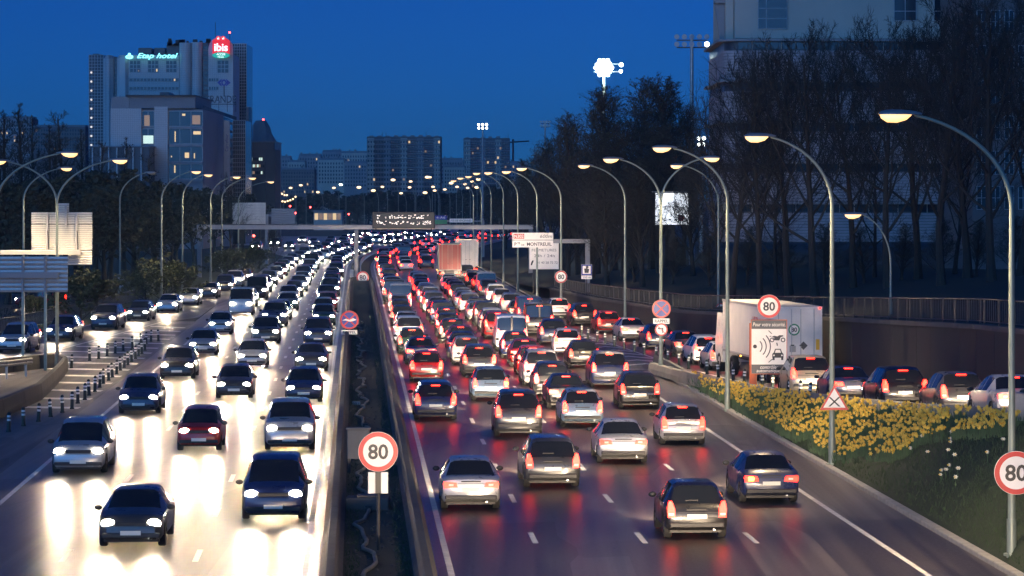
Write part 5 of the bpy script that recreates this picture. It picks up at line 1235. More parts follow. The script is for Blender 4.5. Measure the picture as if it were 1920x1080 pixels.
# ---- slab blocks
def slab(name, label, Y, px0, px1, py, cols, rows, walls, lit):
    B = Bld(name, label, Y, (px0 + px1) / 2); B.block('wall', px0, px1, py, 14, walls)
    cw = (px1 - px0) / cols
    for i in range(cols):
        a = px0 + cw * i
        if i % 2 == 0: B.block('bay', a + .1 * cw, a + .9 * cw, py + 3, 1.2, 'wall_cream' if i % 4 == 0 else 'wall_grey', -1.2)
    B.grid('window_grid', px0 + 1, px1 - 1, py + 6, py + 120, cols * 3, rows, .62, .5, 'glass_building', -1.28, lit)
    m = MB()
    for j in range(rows): z = B.Z(py + 6) - (B.Z(py + 6) - B.Z(py + 120)) * j / rows; m.box(B.X(px0), B.X(px1), -1.5, -1.26, z - .12, z + .12)
    struct(m.build('balcony_slab', 'wall_grey', B.root), 'stuff')
    for i in range(cols): a = px0 + cw * i; B.block('parapet_box', a + .2 * cw, a + .7 * cw, py - br.uniform(1, 4), 3, 'wall_grey', 5, py + .2)
    for k in range(3): px = br.uniform(px0, px1); MB().tube([(B.X(px), 5, B.Z(py)), (B.X(px), 5, B.Z(py - br.uniform(4, 10)))], .07, 4).build('aerial', 'dark_metal', B.root)
slab('apartment_slab', 'long grey apartment slab with alternating pale bays behind the message board', 1100, 688, 827, 256, 9, 13, 'wall_brown', .03)
slab('apartment_slab', 'shorter grey apartment slab to the side of the lit floodlight mast', 1280, 869, 956, 259, 6, 13, 'wall_brown', .03)
# ---- lower town blocks
tw = [(512, 545, 296, 1500, 'wall_grey'), (540, 572, 304, 1380, 'wall_cream'), (560, 602, 292, 1600, 'wall_grey'), (596, 645, 300, 1300, 'wall_cream'), (604, 640, 285, 1700, 'wall_grey'), (640, 690, 287, 1550, 'wall_cream'), (645, 688, 306, 1250, 'wall_grey'), (524, 590, 318, 1200, 'wall_brown'), (826, 868, 300, 1400, 'wall_grey'), (832, 872, 314, 1150, 'wall_cream'), (954, 992, 306, 1500, 'wall_grey'), (0, 60, 222, 900, 'wall_grey'), (60, 160, 238, 880, 'wall_brown')]
tl = ['narrow grey town block beside the rock', 'pale low town block right of the rock', 'broad grey town block with many chimneys', 'cream apartment house with a warm lit window row in the middle distance', 'tallest grey town block behind the cream house', 'pale town block next to the long apartment slab', 'low grey town block in front of the long slab', 'wide brown low roof in front of the town blocks', 'grey town block between the two apartment slabs', 'cream block between the two apartment slabs', 'grey far block just past the shorter slab', 'dark grey block behind the poplars at the picture edge', 'dark brown block behind the poplars next to the grid tower']
for (a, b_, c, Y, mm), lb in zip(tw, tl):
    B = Bld('town_block', lb, Y, (a + b_) / 2); B.block('wall', a, b_, c, 12, mm); B.block('roof', a + 1, b_ - 1, c - 4, 9, 'roof_zinc', 1.2, c)
    B.grid('window_grid', a + 1, b_ - 1, c + 3, c + 45, max(3, int((b_ - a) / 5)), 6, .45, .55, 'glass_building', -.08, .035)
    for k in range(3): px = br.uniform(a + 2, b_ - 3); B.block('chimney', px, px + 2, c - 7, .8, 'wall_brown', 3, c - 4)
# crane
B = Bld('tower_crane', 'faint thin crane jib reaching out beside the shorter apartment slab', 1600, 975, 'crane'); MB().tube([(B.X(952), 0, B.Z(267)), (B.X(992), 0, B.Z(264.5))], .35, 4).build('jib', 'dark_metal', B.root); MB().tube([(B.X(962), 0, 0), (B.X(962), 0, B.Z(261))], .5, 4).build('mast', 'dark_metal', B.root)
# lit low pavilion and lights of the junction
B = Bld('pavilion', 'low pale lit pavilion behind bare trees at the far junction', 880, 615); B.block('wall', 588, 642, 397, 8, 'wall_cream'); B.block('roof', 586, 644, 394, 9, 'roof_zinc', -.4, 397)
for k in range(6): B.window(590 + 8.5 * k, 596.5 + 8.5 * k, 400, 412, 'window_dim' if k % 2 else 'window_warm', -.08, frame=False)
# ---- big building behind the trees on the outbound side
Yb2 = 262.0
B = Bld('brick_office', 'large pale building with slab cornices and strip windows behind the bare trees', Yb2, 1590)
B.block('upper_wall', 1378, 1823, -170, 20, 'wall_cream', .0, 72); B.block('upper_return', 1362, 1377.6, -170, 16, 'wall_cream', 1.2, 72)
fx = MB(); fx.prism([(B.X(1343), B.Z(5)), (B.X(1361), B.Z(0)), (B.X(1361), B.Z(74)), (B.X(1352), B.Z(74))][::-1], 1.5, 2.0); fx.build('slanted_fin', 'wall_grey', B.root); B.block('fin_cap', 1341, 1362, -2, 1.4, 'wall_grey', 1.2, 4)
for (a, b_, c) in ((1422, 1475, 53), (1677, 1717, 38), (1752, 1793, 38), (1540, 1585, 38)):
    if a == 1540: continue
    B.window(a, b_, -30, c, 'glass_building', -.06, cross=((.28,), (.22, .45, .72)) if a == 1422 else ((.5,), (.25, .62)))
def rounded(B, part, px0, px1, py0, py1, m, y0, r):
    x0, x1 = B.X(px0), B.X(px1); pl = [(x0 + r - r * math.cos(a), y0 + r - r * math.sin(a)) for a in [math.pi / 2 * k / 6 for k in range(7)]] + [(x1, y0), (x1, y0 + 20), (x0, y0 + 20)]
    k = len(pl); q = MB(); q.add([(x, y, B.Z(py1)) for x, y in pl] + [(x, y, B.Z(py0)) for x, y in pl], [tuple(reversed(range(k))), tuple(range(k, 2 * k))] + [(i, (i + 1) % k, k + (i + 1) % k, k + i) for i in range(k)]); return q.build(part, m, B.root, smooth=30)
for f in range(5):
    y0 = 74 + 76 * f
    rounded(B, 'cornice', 1345, 1823, y0, y0 + 4.5, 'wall_grey', -1.3, 1.4)
    rounded(B, 'recessed_wall', 1358, 1823, y0 + 4.6, y0 + 21, 'tile_dark', -.4, 1.4)
    for k in range(16):
        a = 1383 + 27.3 * k; B.window(a, a + 25.5, y0 + 6, y0 + 19, 'glass_building', -.48, frame=False)
        B.block('window_post', a + 25.7, a + 27.1, y0 + 5, .12, 'wall_cream', -.55, y0 + 20.5, .01)
    nc = 10
    for k in range(nc): rounded(B, 'brick_course', 1356, 1823, y0 + 21.3 + k * 5.46, y0 + 21.3 + k * 5.46 + 4.7, 'brick_course', -.75 - .0 * k, 1.4)
    rounded(B, 'backing_wall', 1358, 1823, y0 + 21, y0 + 76, 'tile_dark', -.64, 1.4)
B2 = Bld('dark_block', 'dark building wing rising out of the top of the picture at its edge', 240, 1890); B2.block('wall', 1823, 2100, -200, 18, 'wall_brown')
for j in range(6):
    for i in range(4): B2.window(1832 + 26 * i, 1848 + 26 * i, 20 + 66 * j, 62 + 66 * j, 'glass_building', -.06, cross=((.5,), (.5,)))
# ---- floodlight masts
def mast(px, py_top, base_Y, label, lit, heads, arm=1.6, rows=2):
    Y = base_Y; zt = ZZ(py_top, Y); r = thing('floodlight_mast', label, 'floodlight', (XX(px, Y), Y, 0), group='stadium floodlight masts')
    MB().tube([(0, 0, -.1), (0, 0, zt * .5), (0, 0, zt)], [.32, .25, .17], 10).build('mast', 'galvanised', r, smooth=50)
    for k in range(rows): MB().box(-arm, arm, -.06, .06, zt - .25 - .75 * k, zt - .13 - .75 * k).build('crossbar', 'dark_metal', r)
    for k in range(rows):
        for i in range(heads):
            x = -arm + 2 * arm * i / (heads - 1); z = zt - .02 - .78 * k + .18
            MB().tube([(0, .22, 0), (0, .05, 0), (0, -.16, .0)], [.08, .2, .27], 12).build('floodlight_head', 'galvanised', r, (x, -.1, z)); on = lit == 'all' or (lit and lit(i, k))
            MB().disc(0, 0, .25, -.03, .0, 14).build('lens', 'flood_glow' if on else 'flood_faint', r, (x, -.27, z))
    return r
Yf2 = 395.0; zf = ZZ(127, Yf2)
mr = thing('floodlight_mast', 'floodlight mast with a blinding round cluster of lamps behind the dense trees', 'floodlight', (XX(1132, Yf2), Yf2, 0), group='stadium floodlight masts')
MB().tube([(0, 0, -.1), (0, 0, zf * .5), (0, 0, zf + .8)], [.32, .25, .17], 10).build('mast', 'galvanised', mr, smooth=50)
for dz in (-.5, .45): MB().box(-1.2, 2.4, -.06, .06, zf + dz - .06, zf + dz + .06).build('crossbar', 'dark_metal', mr)
for (x, z, r_) in [(a * .5 + (b % 2) * .25, b * .44, .235) for a in range(-3, 4) for b in range(-3, 4) if math.hypot(a * .5 + (b % 2) * .25, b * .44) < 1.12] + [(2.15, .35, .26), (2.1, -.45, .22)]:
    MB().tube([(0, .30, 0), (0, .05, 0), (0, -.16, 0)], [.1, r_ * .7, r_], 14).build('floodlight_head', 'galvanised', mr, (x, -.1, zf + z)); MB().sphere((0, 0, 0), r_ * .96, 14, 8, (1, .35, 1)).build('lens', 'flood_glow', mr, (x, -.27, zf + z))
l = bpy.data.lights.new('flood_light', 'POINT'); l.energy = 9000; l.color = (.75, 1, .95); l.shadow_soft_size = .8; lo2 = bpy.data.objects.new('flood_light', l); C.objects.link(lo2); lo2.parent = mr; lo2.location = (0, -2.2, zf)
mast(1297, 72, 330, 'unlit floodlight mast with two rows of round heads beside the pale building', lambda i, k: i == 4 and k == 1, 5, 1.55)
mast(905, 235, 722, 'lit floodlight mast standing before the shorter apartment slab', 'all', 3, .9)
mast(1022, 230, 690, 'small unlit floodlight mast against the sky beyond the verge trees', None, 4, .9)
mast(1315, 262, 420, 'low lit floodlight glimpsed through branches beside the two-armed lamp', 'all', 2, .32, 2)
# ---- billboard
Y = 270.0; r = thing('billboard', 'bright white backlit billboard with dark abstract marks behind branches', 'billboard', (XX(1260, Y), Y, 0)); z0, z1 = ZZ(421, Y), ZZ(362, Y); w = 31 * Y / F
MB().bbox(-w - .06, w + .06, .0, .3, z0 - .06, z1 + .06, .03).build('housing', 'dark_metal', r); MB().box(-w, w, -.03, -.004, z0, z1).build('lit_face', 'billboard_white', r)
m = MB(); r5 = random.Random(9)
for k in range(60): x = r5.uniform(-w * .9, w * .9); z = r5.uniform(z0 + .15, z0 + 1.5); m.box(x, x + r5.uniform(.03, .3), -.04, -.032, z, z + r5.uniform(.02, .12))
struct(m.build('dark_marks', 'sign_slate', r), 'stuff'); MB().disc(.75, z0 + .55, .28, -.05, -.04, 18).build('red_spot', 'sign_red', r)
MB().bbox(-.25, .25, .05, .3, 0, z0 - .06, .04).build('post', 'dark_metal', r); MB().box(-w - .3, w + .3, -.3, .35, z1 + .07, z1 + .13).build('roof', 'galvanised', r)
# ---- distant lights
for i, (px, py, cool) in enumerate([(522, 342, 0), (564, 347, 0), (626, 352, 0), (673, 351, 0), (717, 350, 0), (639, 346, 1), (737, 337, 0), (768, 351, 0), (770, 340, 0), (801, 332, 0), (806, 332, 0), (812, 350, 0), (797, 361, 0), (815, 357, 0), (834, 355, 0), (846, 343, 0), (857, 350, 0), (877, 352, 0), (894, 351, 0), (872, 345, 0), (885, 340, 0), (897, 336, 0), (545, 352, 0), (596, 360, 0), (700, 357, 0), (752, 362, 0), (483, 336, 0), (450, 333, 0)]):
    Y = 955 + (i * 7) % 36; zt = ZZ(py, Y); r = thing('street_lamp', 'distant %s street lamp glowing over the far junction, %s of its cluster' % ('greenish' if cool else 'warm', ordn(i + 1)), 'street lamp', (XX(px, Y) + 1.6, Y, 0), group='distant street lamps')
    pts = [(0, 0, -.1), (0, 0, zt * .75), (-.4, 0, zt * .92), (-1.6, 0, zt)]; MB().tube(pts, [.1, .09, .07, .05], 5).build('pole', 'pole_green', r); MB().sphere((-1.6, -.1, zt - .05), .55 if not i % 3 else .42, 8, 5, (1.3, 1, .7)).build('lamp_bowl', 'lamp_cool' if cool else 'lamp_far', r)
def garland(label, pts, Y, n):
    r = thing('string_lights', label, 'string lights', (XX(pts[0][0], Y), Y, ZZ(pts[0][1], Y))); o = Vector(r.location); P = [Vector((XX(a, Y), Y, ZZ(b, Y))) - o for a, b in pts]; path = []
    for a, b in zip(P, P[1:]):
        for k in range(8): t = k / 8; path.append(a.lerp(b, t) - Vector((0, 0, .25 * math.sin(math.pi * t))))
    for e in (P[0], P[len(P) // 2], P[-1]): MB().tube([(e.x, e.y + .1, -o.z), (e.x, e.y + .1, e.z + .1)], .06, 5).build('post', 'dark_metal', r)
    path.append(P[-1]); MB().tube(path, .02, 4).build('wire', 'dark_metal', r); bm2 = MB().sphere((0, 0, 0), .25, 8, 5).mesh('bulb', 'lamp_far')
    for k in range(n): i = int(k * (len(path) - 1) / (n - 1)); inst('bulb', bm2, r, tuple(path[i]))
garland('upper string of warm bulbs swagged over the far junction', [(470, 372), (490, 363), (513, 355), (526, 361), (538, 366)], 872, 13)
garland('lower string of warm bulbs hanging under the peak of the upper string', [(518, 370), (528, 377), (541, 376), (554, 369)], 862, 9)
for i, (px, py) in enumerate([(513, 387), (544, 387), (554, 400), (582, 389), (654, 402), (476, 443)]):
    Y = 800 + 9 * i if i < 5 else 425; r = thing('traffic_light', 'far red traffic light at the junction, %s counted from the sign backs' % ordn(i + 1), 'traffic light', (XX(px, Y), Y, 0), group='far traffic lights'); z = ZZ(py, Y)
    MB().tube([(0, 0, -.1), (0, 0, z)], .06, 6).build('pole', 'dark_metal', r); MB().bbox(-.16, .16, -.12, .1, z - .75, z + .3, .03).build('housing', 'sign_black', r); MB().disc(0, z + .08, .24 if i < 5 else .16, -.2, -.12, 12).build('red_lens', 'signal_red', r)
# ================================================================== TREES
def tree_meshes(seed, H, R0, crown0, spread, n1, n2, n3, n4, leaf=0, leaf_s=.1, columnar=False, leafmat='bud_leaf', rise=0.35):
    q = random.Random(seed); T = MB(); W = MB()
    def tri_tube(b, p0, p1, r0, r1):
        d = (p1 - p0)
        if d.length < 1e-6: return
        d = d.normalized(); a = d.cross(Vector((.31, .55, .77))).normalized(); c = d.cross(a); vs = []
        for p, r in ((p0, r0), (p1, r1)):
            for k in range(3): g = 2.0944 * k; vs.append(tuple(p + (a * math.cos(g) + c * math.sin(g)) * r))
        b.add(vs, [(0, 1, 4, 3), (1, 2, 5, 4), (2, 0, 3, 5)])
    tips = []
    def grow(b, p, d, L, r, seg, curl, up):
        pts = [p.copy()]
        for k in range(seg):
            d = (d + Vector((q.uniform(-1, 1), q.uniform(-1, 1), q.uniform(-1, 1))) * curl + Vector((0, 0, up))).normalized(); p = p + d * (L / seg); pts.append(p.copy())
        return pts, d
    tp, _ = grow(T, Vector((0, 0, -.1)), Vector((0, 0, 1)), H * (.92 if columnar else .72), R0, 8, .05 if columnar else .11, .15)
    T.tube(tp, [R0 * (1 - .8 * k / 8) * (1.25 if k == 0 else 1) for k in range(9)], 7)
    def along(pts, t): i = min(int(t * (len(pts) - 1)), len(pts) - 2); f = t * (len(pts) - 1) - i; return pts[i].lerp(pts[i + 1], f), (pts[i + 1] - pts[i]).normalized()
    def side(d, ang):
        a = d.cross(Vector((q.uniform(-1, 1), q.uniform(-1, 1), q.uniform(-1, 1)))).normalized(); return (d * math.cos(ang) + a * math.sin(ang)).normalized()
    for i in range(n1):
        t = crown0 + (1 - crown0) * (i + q.random()) / n1; p, d = along(tp, min(t, .995)); ang = 2.4 * i + q.uniform(-.4, .4)
        out = Vector((math.cos(ang), math.sin(ang), 0)); el = R(q.uniform(55, 75)) if columnar else R(q.uniform(20, 60)); dd = (out * math.cos(el) + Vector((0, 0, 1)) * math.sin(el))
        L = spread * (1.15 - .75 * (t - crown0) / (1 - crown0)) * q.uniform(.75, 1.2) * (1.5 if columnar else 1)
        l1, _ = grow(T, p, dd, L, 0, 5, .14, rise * .3); r1 = R0 * (.42 - .26 * t)
        T.tube(l1, [r1 * (1 - .75 * k / 5) for k in range(6)], 5, False)
        for j in range(n2):
            t2 = .2 + .8 * (j + q.random()) / n2; p2, d2 = along(l1, min(t2, .99)); L2 = L * .48 * (1.1 - .5 * t2) * q.uniform(.7, 1.3)
            l2, _ = grow(W, p2, side(d2, R(q.uniform(28, 55))), L2, 0, 3, .16, rise * .4)
            for a, b in zip(l2, l2[1:]): tri_tube(W, a, b, r1 * .28, r1 * .18)
            for k in range(n3):
                t3 = .15 + .85 * (k + q.random()) / n3; p3, d3 = along(l2, min(t3, .99)); L3 = L2 * .5 * q.uniform(.6, 1.3)
                l3, _ = grow(W, p3, side(d3, R(q.uniform(25, 55))), L3, 0, 2, .2, rise * .4); rr3 = max(.012, r1 * .1)
                for a, b in zip(l3, l3[1:]): tri_tube(W, a, b, rr3, rr3 * .7)
                for m in range(n4):
                    p4, d4 = along(l3, q.uniform(.2, 1) * .99); e = p4 + side(d4, R(q.uniform(20, 50))) * L3 * q.uniform(.35, .7); tri_tube(W, p4, e, rr3 * .7, rr3 * .35); tips.append((p4, e))
    if leaf and tips:
        o = len(W.f)
        W.cur = 1
        for k in range(leaf):
            a, b = q.choice(tips); c = a.lerp(b, q.uniform(.2, 1.15)) + Vector((q.uniform(-1, 1), q.uniform(-1, 1), q.uniform(-1, 1))) * leaf_s * .8; s = leaf_s * q.uniform(.5, 1.3)
            u = Vector((q.uniform(-1, 1), q.uniform(-1, 1), q.uniform(-1, 1))).normalized() * s; v = u.cross(Vector((q.uniform(-1, 1), q.uniform(-1, 1), q.uniform(-1, 1)))).normalized() * s * .6
            W.add([tuple(c - u), tuple(c + v), tuple(c + u), tuple(c - v)], [(0, 1, 2, 3)])
    return T.mesh('trunk', 'bark', 50), W.mesh('crown', ['twig', leafmat])
TP = {'bare': [tree_meshes(101 + k, 15, .22, .24, 5.2, 18, 8, 6, 4, rise=.5) for k in range(4)],
      'dense': [tree_meshes(201 + k, 16, .22, .12, 3.3, 30, 9, 6, 3, leaf=2000, leaf_s=.07, columnar=True) for k in range(2)],
      'poplar': [tree_meshes(301 + k, 15, .2, .12, 1.5, 24, 7, 5, 3, columnar=True) for k in range(2)],
      'far': [tree_meshes(401 + k, 9, .17, .22, 3.4, 14, 6, 4, 3, leaf=3000, leaf_s=.16) for k in range(2)],
      'bush': [tree_meshes(501 + k, 2.6, .06, .05, 1.6, 16, 6, 4, 2, leaf=4200, leaf_s=.07, leafmat='bush_leaf') for k in range(2)]}
TH = {k: max(max(v.co.z for v in W_.vertices) for T_, W_ in lst) for k, lst in TP.items()}
tr = random.Random(31); tcount = {}
def tree(kind, X, Y, Z, H, label, group, wide=1.0):
    k = H / TH[kind]; v = tcount.get(kind, 0); tcount[kind] = v + 1; T, W = TP[kind][v % len(TP[kind])]
    name = {'bare': 'bare_tree', 'dense': 'dense_tree', 'poplar': 'poplar_tree', 'far': 'round_tree', 'bush': 'bush'}[kind]
    lean = tr.uniform(-.05, .05)
    r = thing(name, label, 'bush' if kind == 'bush' else 'tree', (X, Y, Z), tr.uniform(0, 6.28), group); r.scale = (k * wide, k * wide, k); r.rotation_euler[0] = lean
    inst('trunk', T, r); inst('crown', W, r); return r
def tpx(kind, px, py_top, Y, label, group, wide=1.0, Zb=None):
    X = XX(px, Y); Z = (emb_at(X, Y) - .1 if X > wall_x(min(Y, 287)) and Y < 530 else 0.0) if Zb is None else Zb
    return tree(kind, X, Y, Z, ZZ(py_top, Y) - Z, label, group, wide)
# dense mass of the outbound side
GD = 'dense budding trees beyond the outbound verge'
for i, (px, py, Y, w) in enumerate([(1085, 200, 330, .9), (1120, 165, 318, .9), (1152, 146, 326, .95), (1186, 140, 312, .95), (1222, 128, 305, 1.0), (1252, 146, 320, .9), (1280, 185, 310, .8), (1060, 225, 350, .9), (1038, 250, 372, .9), (1015, 272, 400, 1.0), (992, 290, 430, 1.0), (1110, 240, 300, 1.0), (1170, 230, 290, 1.0), (1235, 225, 285, 1.0), (1140, 300, 262, 1.1), (1205, 300, 255, 1.1), (1300, 290, 262, 1.0), (968, 312, 470, 1.0), (948, 322, 520, 1.1), (1065, 320, 330, 1.1)]):
    tpx('dense', px, py, Y, 'dense budding tree, %s in the dark mass between the cantilever sign and the billboard' % ordn(i + 1), GD, w * 1.55)
GB = 'bare trees in front of the pale building'
for i, (px, py, Y, w) in enumerate([(1372, 60, 205, .8), (1425, 30, 190, .8), (1480, 15, 198, .9), (1530, -5, 185, .9), (1600, 8, 192, .8), (1665, 0, 182, .9), (1722, -20, 190, .9), (1765, -30, 172, .9), (1815, -60, 180, .9), (1860, -80, 165, .9), (1915, -90, 172, .9), (1345, 190, 225, .8), (1455, 240, 210, .9), (1640, 230, 208, .9), (1790, 200, 200, .9)]):
    tpx('bare', px, py, Y, 'bare branching tree on the embankment, %s in the row before the pale building' % ordn(i + 1), GB, w)
for i, (px, py, Y) in enumerate([(1330, 430, 232), (1400, 420, 222), (1470, 425, 212), (1545, 415, 205), (1620, 420, 196), (1690, 415, 192), (1760, 405, 188), (1830, 410, 182), (1900, 400, 176), (1110, 420, 290), (1190, 425, 272), (1260, 440, 250)]):
    tpx('dense', px, py, Y, 'dark undergrowth shrub on the embankment above the wall, %s along it' % ordn(i + 1), 'undergrowth shrubs above the retaining wall', 2.2)
# oncoming side poplars and woodland
GP = 'bare poplars beyond the slip road'
for i, (px, py, Y, w) in enumerate([(8, 205, 300, 1.2), (30, 190, 310, 1.0), (62, 215, 330, 1.0), (88, 232, 320, 1.1), (125, 205, 335, 1.0), (150, 240, 345, 1.1), (178, 262, 360, 1.1), (232, 255, 380, 1.0), (292, 285, 400, 1.1), (-8, 240, 290, 1.2), (45, 250, 340, 1.3), (108, 255, 350, 1.3)]):
    tpx('poplar', px, py, Y, 'bare upright poplar, %s in the line beyond the slip road' % ordn(i + 1), GP, w * 1.3, 0)
for i, (px, py, Y) in enumerate([(15, 330, 270), (60, 335, 285), (110, 325, 295), (160, 318, 310), (205, 312, 330), (250, 335, 345), (290, 330, 362), (330, 340, 380), (365, 345, 395), (195, 345, 300), (258, 372, 315), (325, 375, 345), (140, 352, 285)]):
    tpx('far', px, py, Y, 'dark round tree in the wood beside the slip road, %s from the picture edge' % ordn(i + 1), 'trees of the wood beside the slip road', 1.25, 0)
tpx('bare', 432, 308, 388, 'gnarled bare tree rising beside the olive sign back', None, .6, 0)
tpx('bare', 515, 418, 372, 'small bare sapling under the overhead gantry beam', None, .7, 0)
for i, (px, py, Y, w) in enumerate([(150, 492, 222, 1.5), (303, 470, 268, 1.6), (275, 488, 262, 1.2), (430, 455, 340, 1.5), (470, 452, 360, 1.3), (60, 545, 232, 1.2)]):
    tpx('bush', px, py, Y, 'leafy olive bush on the verge, %s from the picture edge outwards' % ordn(i + 1), 'bushes on the verge', w, 0)
# far treeline
GT = 'round trees around the far junction'
for i, (px, py, Y, w) in enumerate([(560, 352, 700, 1.2), (590, 345, 720, 1.3), (620, 340, 760, 1.3), (655, 348, 700, 1.3), (690, 345, 740, 1.3), (720, 338, 780, 1.3), (752, 342, 720, 1.3), (785, 346, 760, 1.3), (815, 338, 800, 1.3), (840, 344, 700, 1.3), (868, 338, 740, 1.3), (895, 335, 680, 1.3), (922, 330, 640, 1.3), (640, 372, 610, 1.3), (672, 370, 600, 1.2), (700, 378, 620, 1.2), (735, 374, 640, 1.3), (775, 372, 650, 1.3), (812, 376, 640, 1.2), (850, 372, 600, 1.2), (885, 370, 590, 1.2), (915, 362, 560, 1.3), (940, 352, 540, 1.2), (530, 372, 720, 1.2), (480, 366, 560, 1.2), (455, 362, 540, 1.2), (400, 360, 470, 1.2)]):
    if px > 470: Y = 1000 + (Y % 80)
    tpx('far', px, py + (16 if py < 356 and 500 < px < 935 else 0), Y, 'dark round tree at the far junction, %s counted along the treeline' % ordn(i + 1), GT, w * 1.2, 0)
fw = MB(); r8 = random.Random(77)
for k in range(5200):
    px = r8.uniform(380, 1010); Y = r8.uniform(1060, 1250); X = XX(px, Y); z = r8.uniform(0, 1) ** .8 * (6 + 2.2 * math.sin(px * .05) + 1.5 * math.sin(px * .13)); s = r8.uniform(.3, .8)
    fw.add([(X - s, Y, z - s * .6), (X + s, Y + r8.uniform(-.4, .4), z - s * .3), (X + s * .3, Y, z + s)], [(0, 1, 2)])
o = fw.build('treeline', 'bud_leaf'); o['kind'] = 'stuff'; o['label'] = 'dark far-off wood behind the junction, below the apartment slabs'; o['category'] = 'wood'
# ================================================================== DAFFODILS AND GRASS
def flower_mesh(name, pm, tm, seed):
    q = random.Random(seed); m = MB(); m.cur = 0
    c = Vector((0, -.03, 0)); n = Vector((q.uniform(-.5, .5), -1, q.uniform(-.1, .6))).normalized(); a = n.cross(Vector((0, 0, 1))).normalized(); b = a.cross(n)
    for k in range(6):
        g = k * math.pi / 3; d = a * math.cos(g) + b * math.sin(g); e = a * math.cos(g + 1.57) + b * math.sin(g + 1.57)
        m.add([tuple(c), tuple(c + d * .035 + e * .022), tuple(c + d * .072 - n * .01), tuple(c + d * .035 - e * .022)], [(0, 1, 2, 3)])
    m.cur = 1
    for k in range(6):
        g, g2 = k * math.pi / 3, (k + 1) * math.pi / 3; d, d2 = a * math.cos(g) + b * math.sin(g), a * math.cos(g2) + b * math.sin(g2)
        m.add([tuple(c + d * .018), tuple(c + d2 * .018), tuple(c + d2 * .03 + n * .045), tuple(c + d * .03 + n * .045)], [(0, 1, 2, 3)])
    m.cur = 2; m.tube([(0, .0, -.36), (0, .01, -.08), (0, -.02, 0)], .006, 3, False)
    return m, m.mesh(name, [pm, tm, 'stem_green'])
fl = [flower_mesh('daffodil', 'petal_yellow', 'petal_orange' if k % 3 else 'petal_yellow', 60 + k) for k in range(5)]; fwht = flower_mesh('white_daffodil', 'petal_white', 'petal_yellow', 91)
q = random.Random(8); spots = []
def bed_lo(Y):     # lower edge of the planting on the bank
    return 0.03 if Y > 106 else 0.03 + (106 - Y) / 10 * .3
while len(spots) < 1900:
    Y = q.uniform(89, 151); v = q.uniform(bed_lo(Y), .97)
    if Y < 97 and (v < .55 + (97 - Y) * .03 or q.random() < .25): continue
    w_ = bank_pt(Y, 1).x - bank_pt(Y, 0).x
    if .5 + .5 * math.sin(Y * .9 + 5 * v) * math.sin(v * 9 + Y * .37) < q.uniform(0, .55): continue
    if q.random() > (w_ + .25) / 2.9: continue
    spots.append((Y, v))
spots.sort()
rest = MB(); leafm = MB()
for i, (Y, v) in enumerate(spots):
    p = bank_pt(Y, v); h = q.uniform(.30, .44); k = q.randrange(5); sc = q.uniform(.7, 1.1)
    for t in range(7):
        a = q.uniform(0, 6.28); L = q.uniform(.22, .36); rad = q.uniform(.03, .22); ox, oy = rad * math.cos(a), rad * math.sin(a)
        leafm.add([(p.x + ox - .012, p.y + oy, p.z), (p.x + ox + .012, p.y + oy, p.z), (p.x + ox * 1.5 + .004, p.y + oy * 1.5, p.z + L)], [(0, 1, 2)])
    if i < 300:
        o = inst('daffodil', fl[k][1], None, (p.x, p.y, p.z + h), q.uniform(-.9, .9), (sc, sc, h / .36)); tag(o, 'yellow daffodil in bloom at the near end of the flower bank', 'flower', 'daffodils in the flower bank')
    else:
        rz = q.uniform(-.9, .9); c, s_ = math.cos(rz), math.sin(rz); src = fl[k][0]; b0 = len(rest.v)
        for (x, y, z) in src.v: rest.v.append((p.x + sc * (x * c - y * s_), p.y + sc * (x * s_ + y * c), p.z + h + z * (h / .36 if z < -.1 else sc)))
        for f, mi in zip(src.f, src.mi): rest.f.append([b0 + n for n in f]); rest.mi.append(mi)
o = rest.build('daffodil_drift', ['petal_yellow', 'petal_orange', 'stem_green']); o['kind'] = 'stuff'; o['label'] = 'mass of yellow daffodils covering the bank below the entry ramp'; o['category'] = 'flowers'
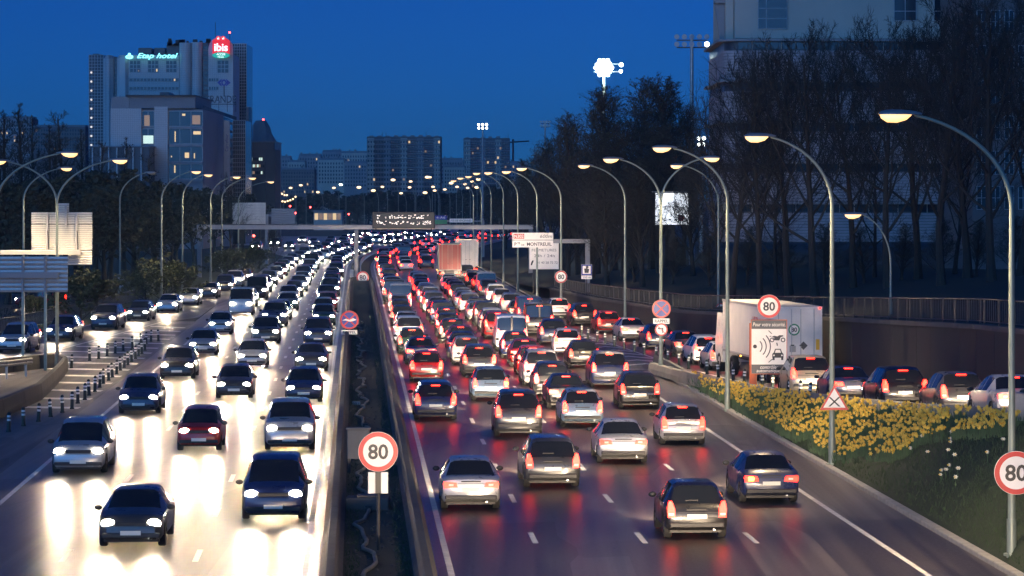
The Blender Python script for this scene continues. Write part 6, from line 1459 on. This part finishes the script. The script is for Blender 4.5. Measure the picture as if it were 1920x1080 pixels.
for i in range(16):
    Y = q.uniform(87, 97); v = q.uniform(.25, .75); p = bank_pt(Y, v); h = q.uniform(.25, .35); o = inst('white_daffodil', fwht[1], None, (p.x, p.y, p.z + h), q.uniform(-.9, .9), (1.1, 1.1, h / .36)); tag(o, 'pale white daffodil scattered on the grass below the yellow flowers', 'flower', 'white daffodils on the grass bank')
o = leafm.build('daffodil_foliage', 'leaf_blade'); o['kind'] = 'stuff'; o['label'] = 'green strap leaves of the daffodils on the bank'; o['category'] = 'foliage'
gm = MB()
def blades(n, f, h0, h1):
    for _ in range(n):
        p = f(); h = q.uniform(h0, h1); a = q.uniform(0, 3.14); dx, dy = .012 * math.cos(a), .012 * math.sin(a); lx, ly = q.uniform(-.06, .06), q.uniform(-.06, .06)
        gm.add([(p[0] - dx, p[1] - dy, p[2]), (p[0] + dx, p[1] + dy, p[2]), (p[0] + lx, p[1] + ly, p[2] + h)], [(0, 1, 2)])
blades(26000, lambda: tuple(bank_pt(q.uniform(74, 150), q.uniform(.02, .99))), .05, .16)
def vg(): Y = q.uniform(225, 340); return (slip_c(Y) - q.uniform(3, 14), Y, .02)
blades(6000, vg, .08, .25)
def md(): Y = 74 + 180 * q.random() ** 1.6; return (axis(Y) + q.choice((-1, 1)) * q.uniform(.45, .8), Y, .05)
blades(5000, md, .03, .15)
def ev(): Y = q.uniform(250, 480); return (axis(Y) + 15.6 + q.uniform(0, 9) , Y, 0.0 + emb_at(axis(Y) + 16, Y) if Y > 290 else .1)
o = gm.build('grass', 'grass_blade'); o['kind'] = 'stuff'; o['label'] = 'short rough grass on banks and verges'; o['category'] = 'grass'

# ================================================================== HAZE
hb_ = MB().box(-1400, 1400, -60, 3000, -1.2, 75)
hz = hb_.build('haze', 'asphalt'); hz['kind'] = 'stuff'
hm_ = bpy.data.materials.new('evening_haze'); hm_.use_nodes = True; hn = hm_.node_tree.nodes; hn.clear()
ho = hn.new('ShaderNodeOutputMaterial'); hv = hn.new('ShaderNodeVolumePrincipled'); hv.inputs['Color'].default_value = (.30, .58, 1.0, 1); hv.inputs['Density'].default_value = 0.00012; hv.inputs['Anisotropy'].default_value = 0.6
hm_.node_tree.links.new(hv.outputs[0], ho.inputs['Volume']); hz.data.materials.clear(); hz.data.materials.append(hm_)
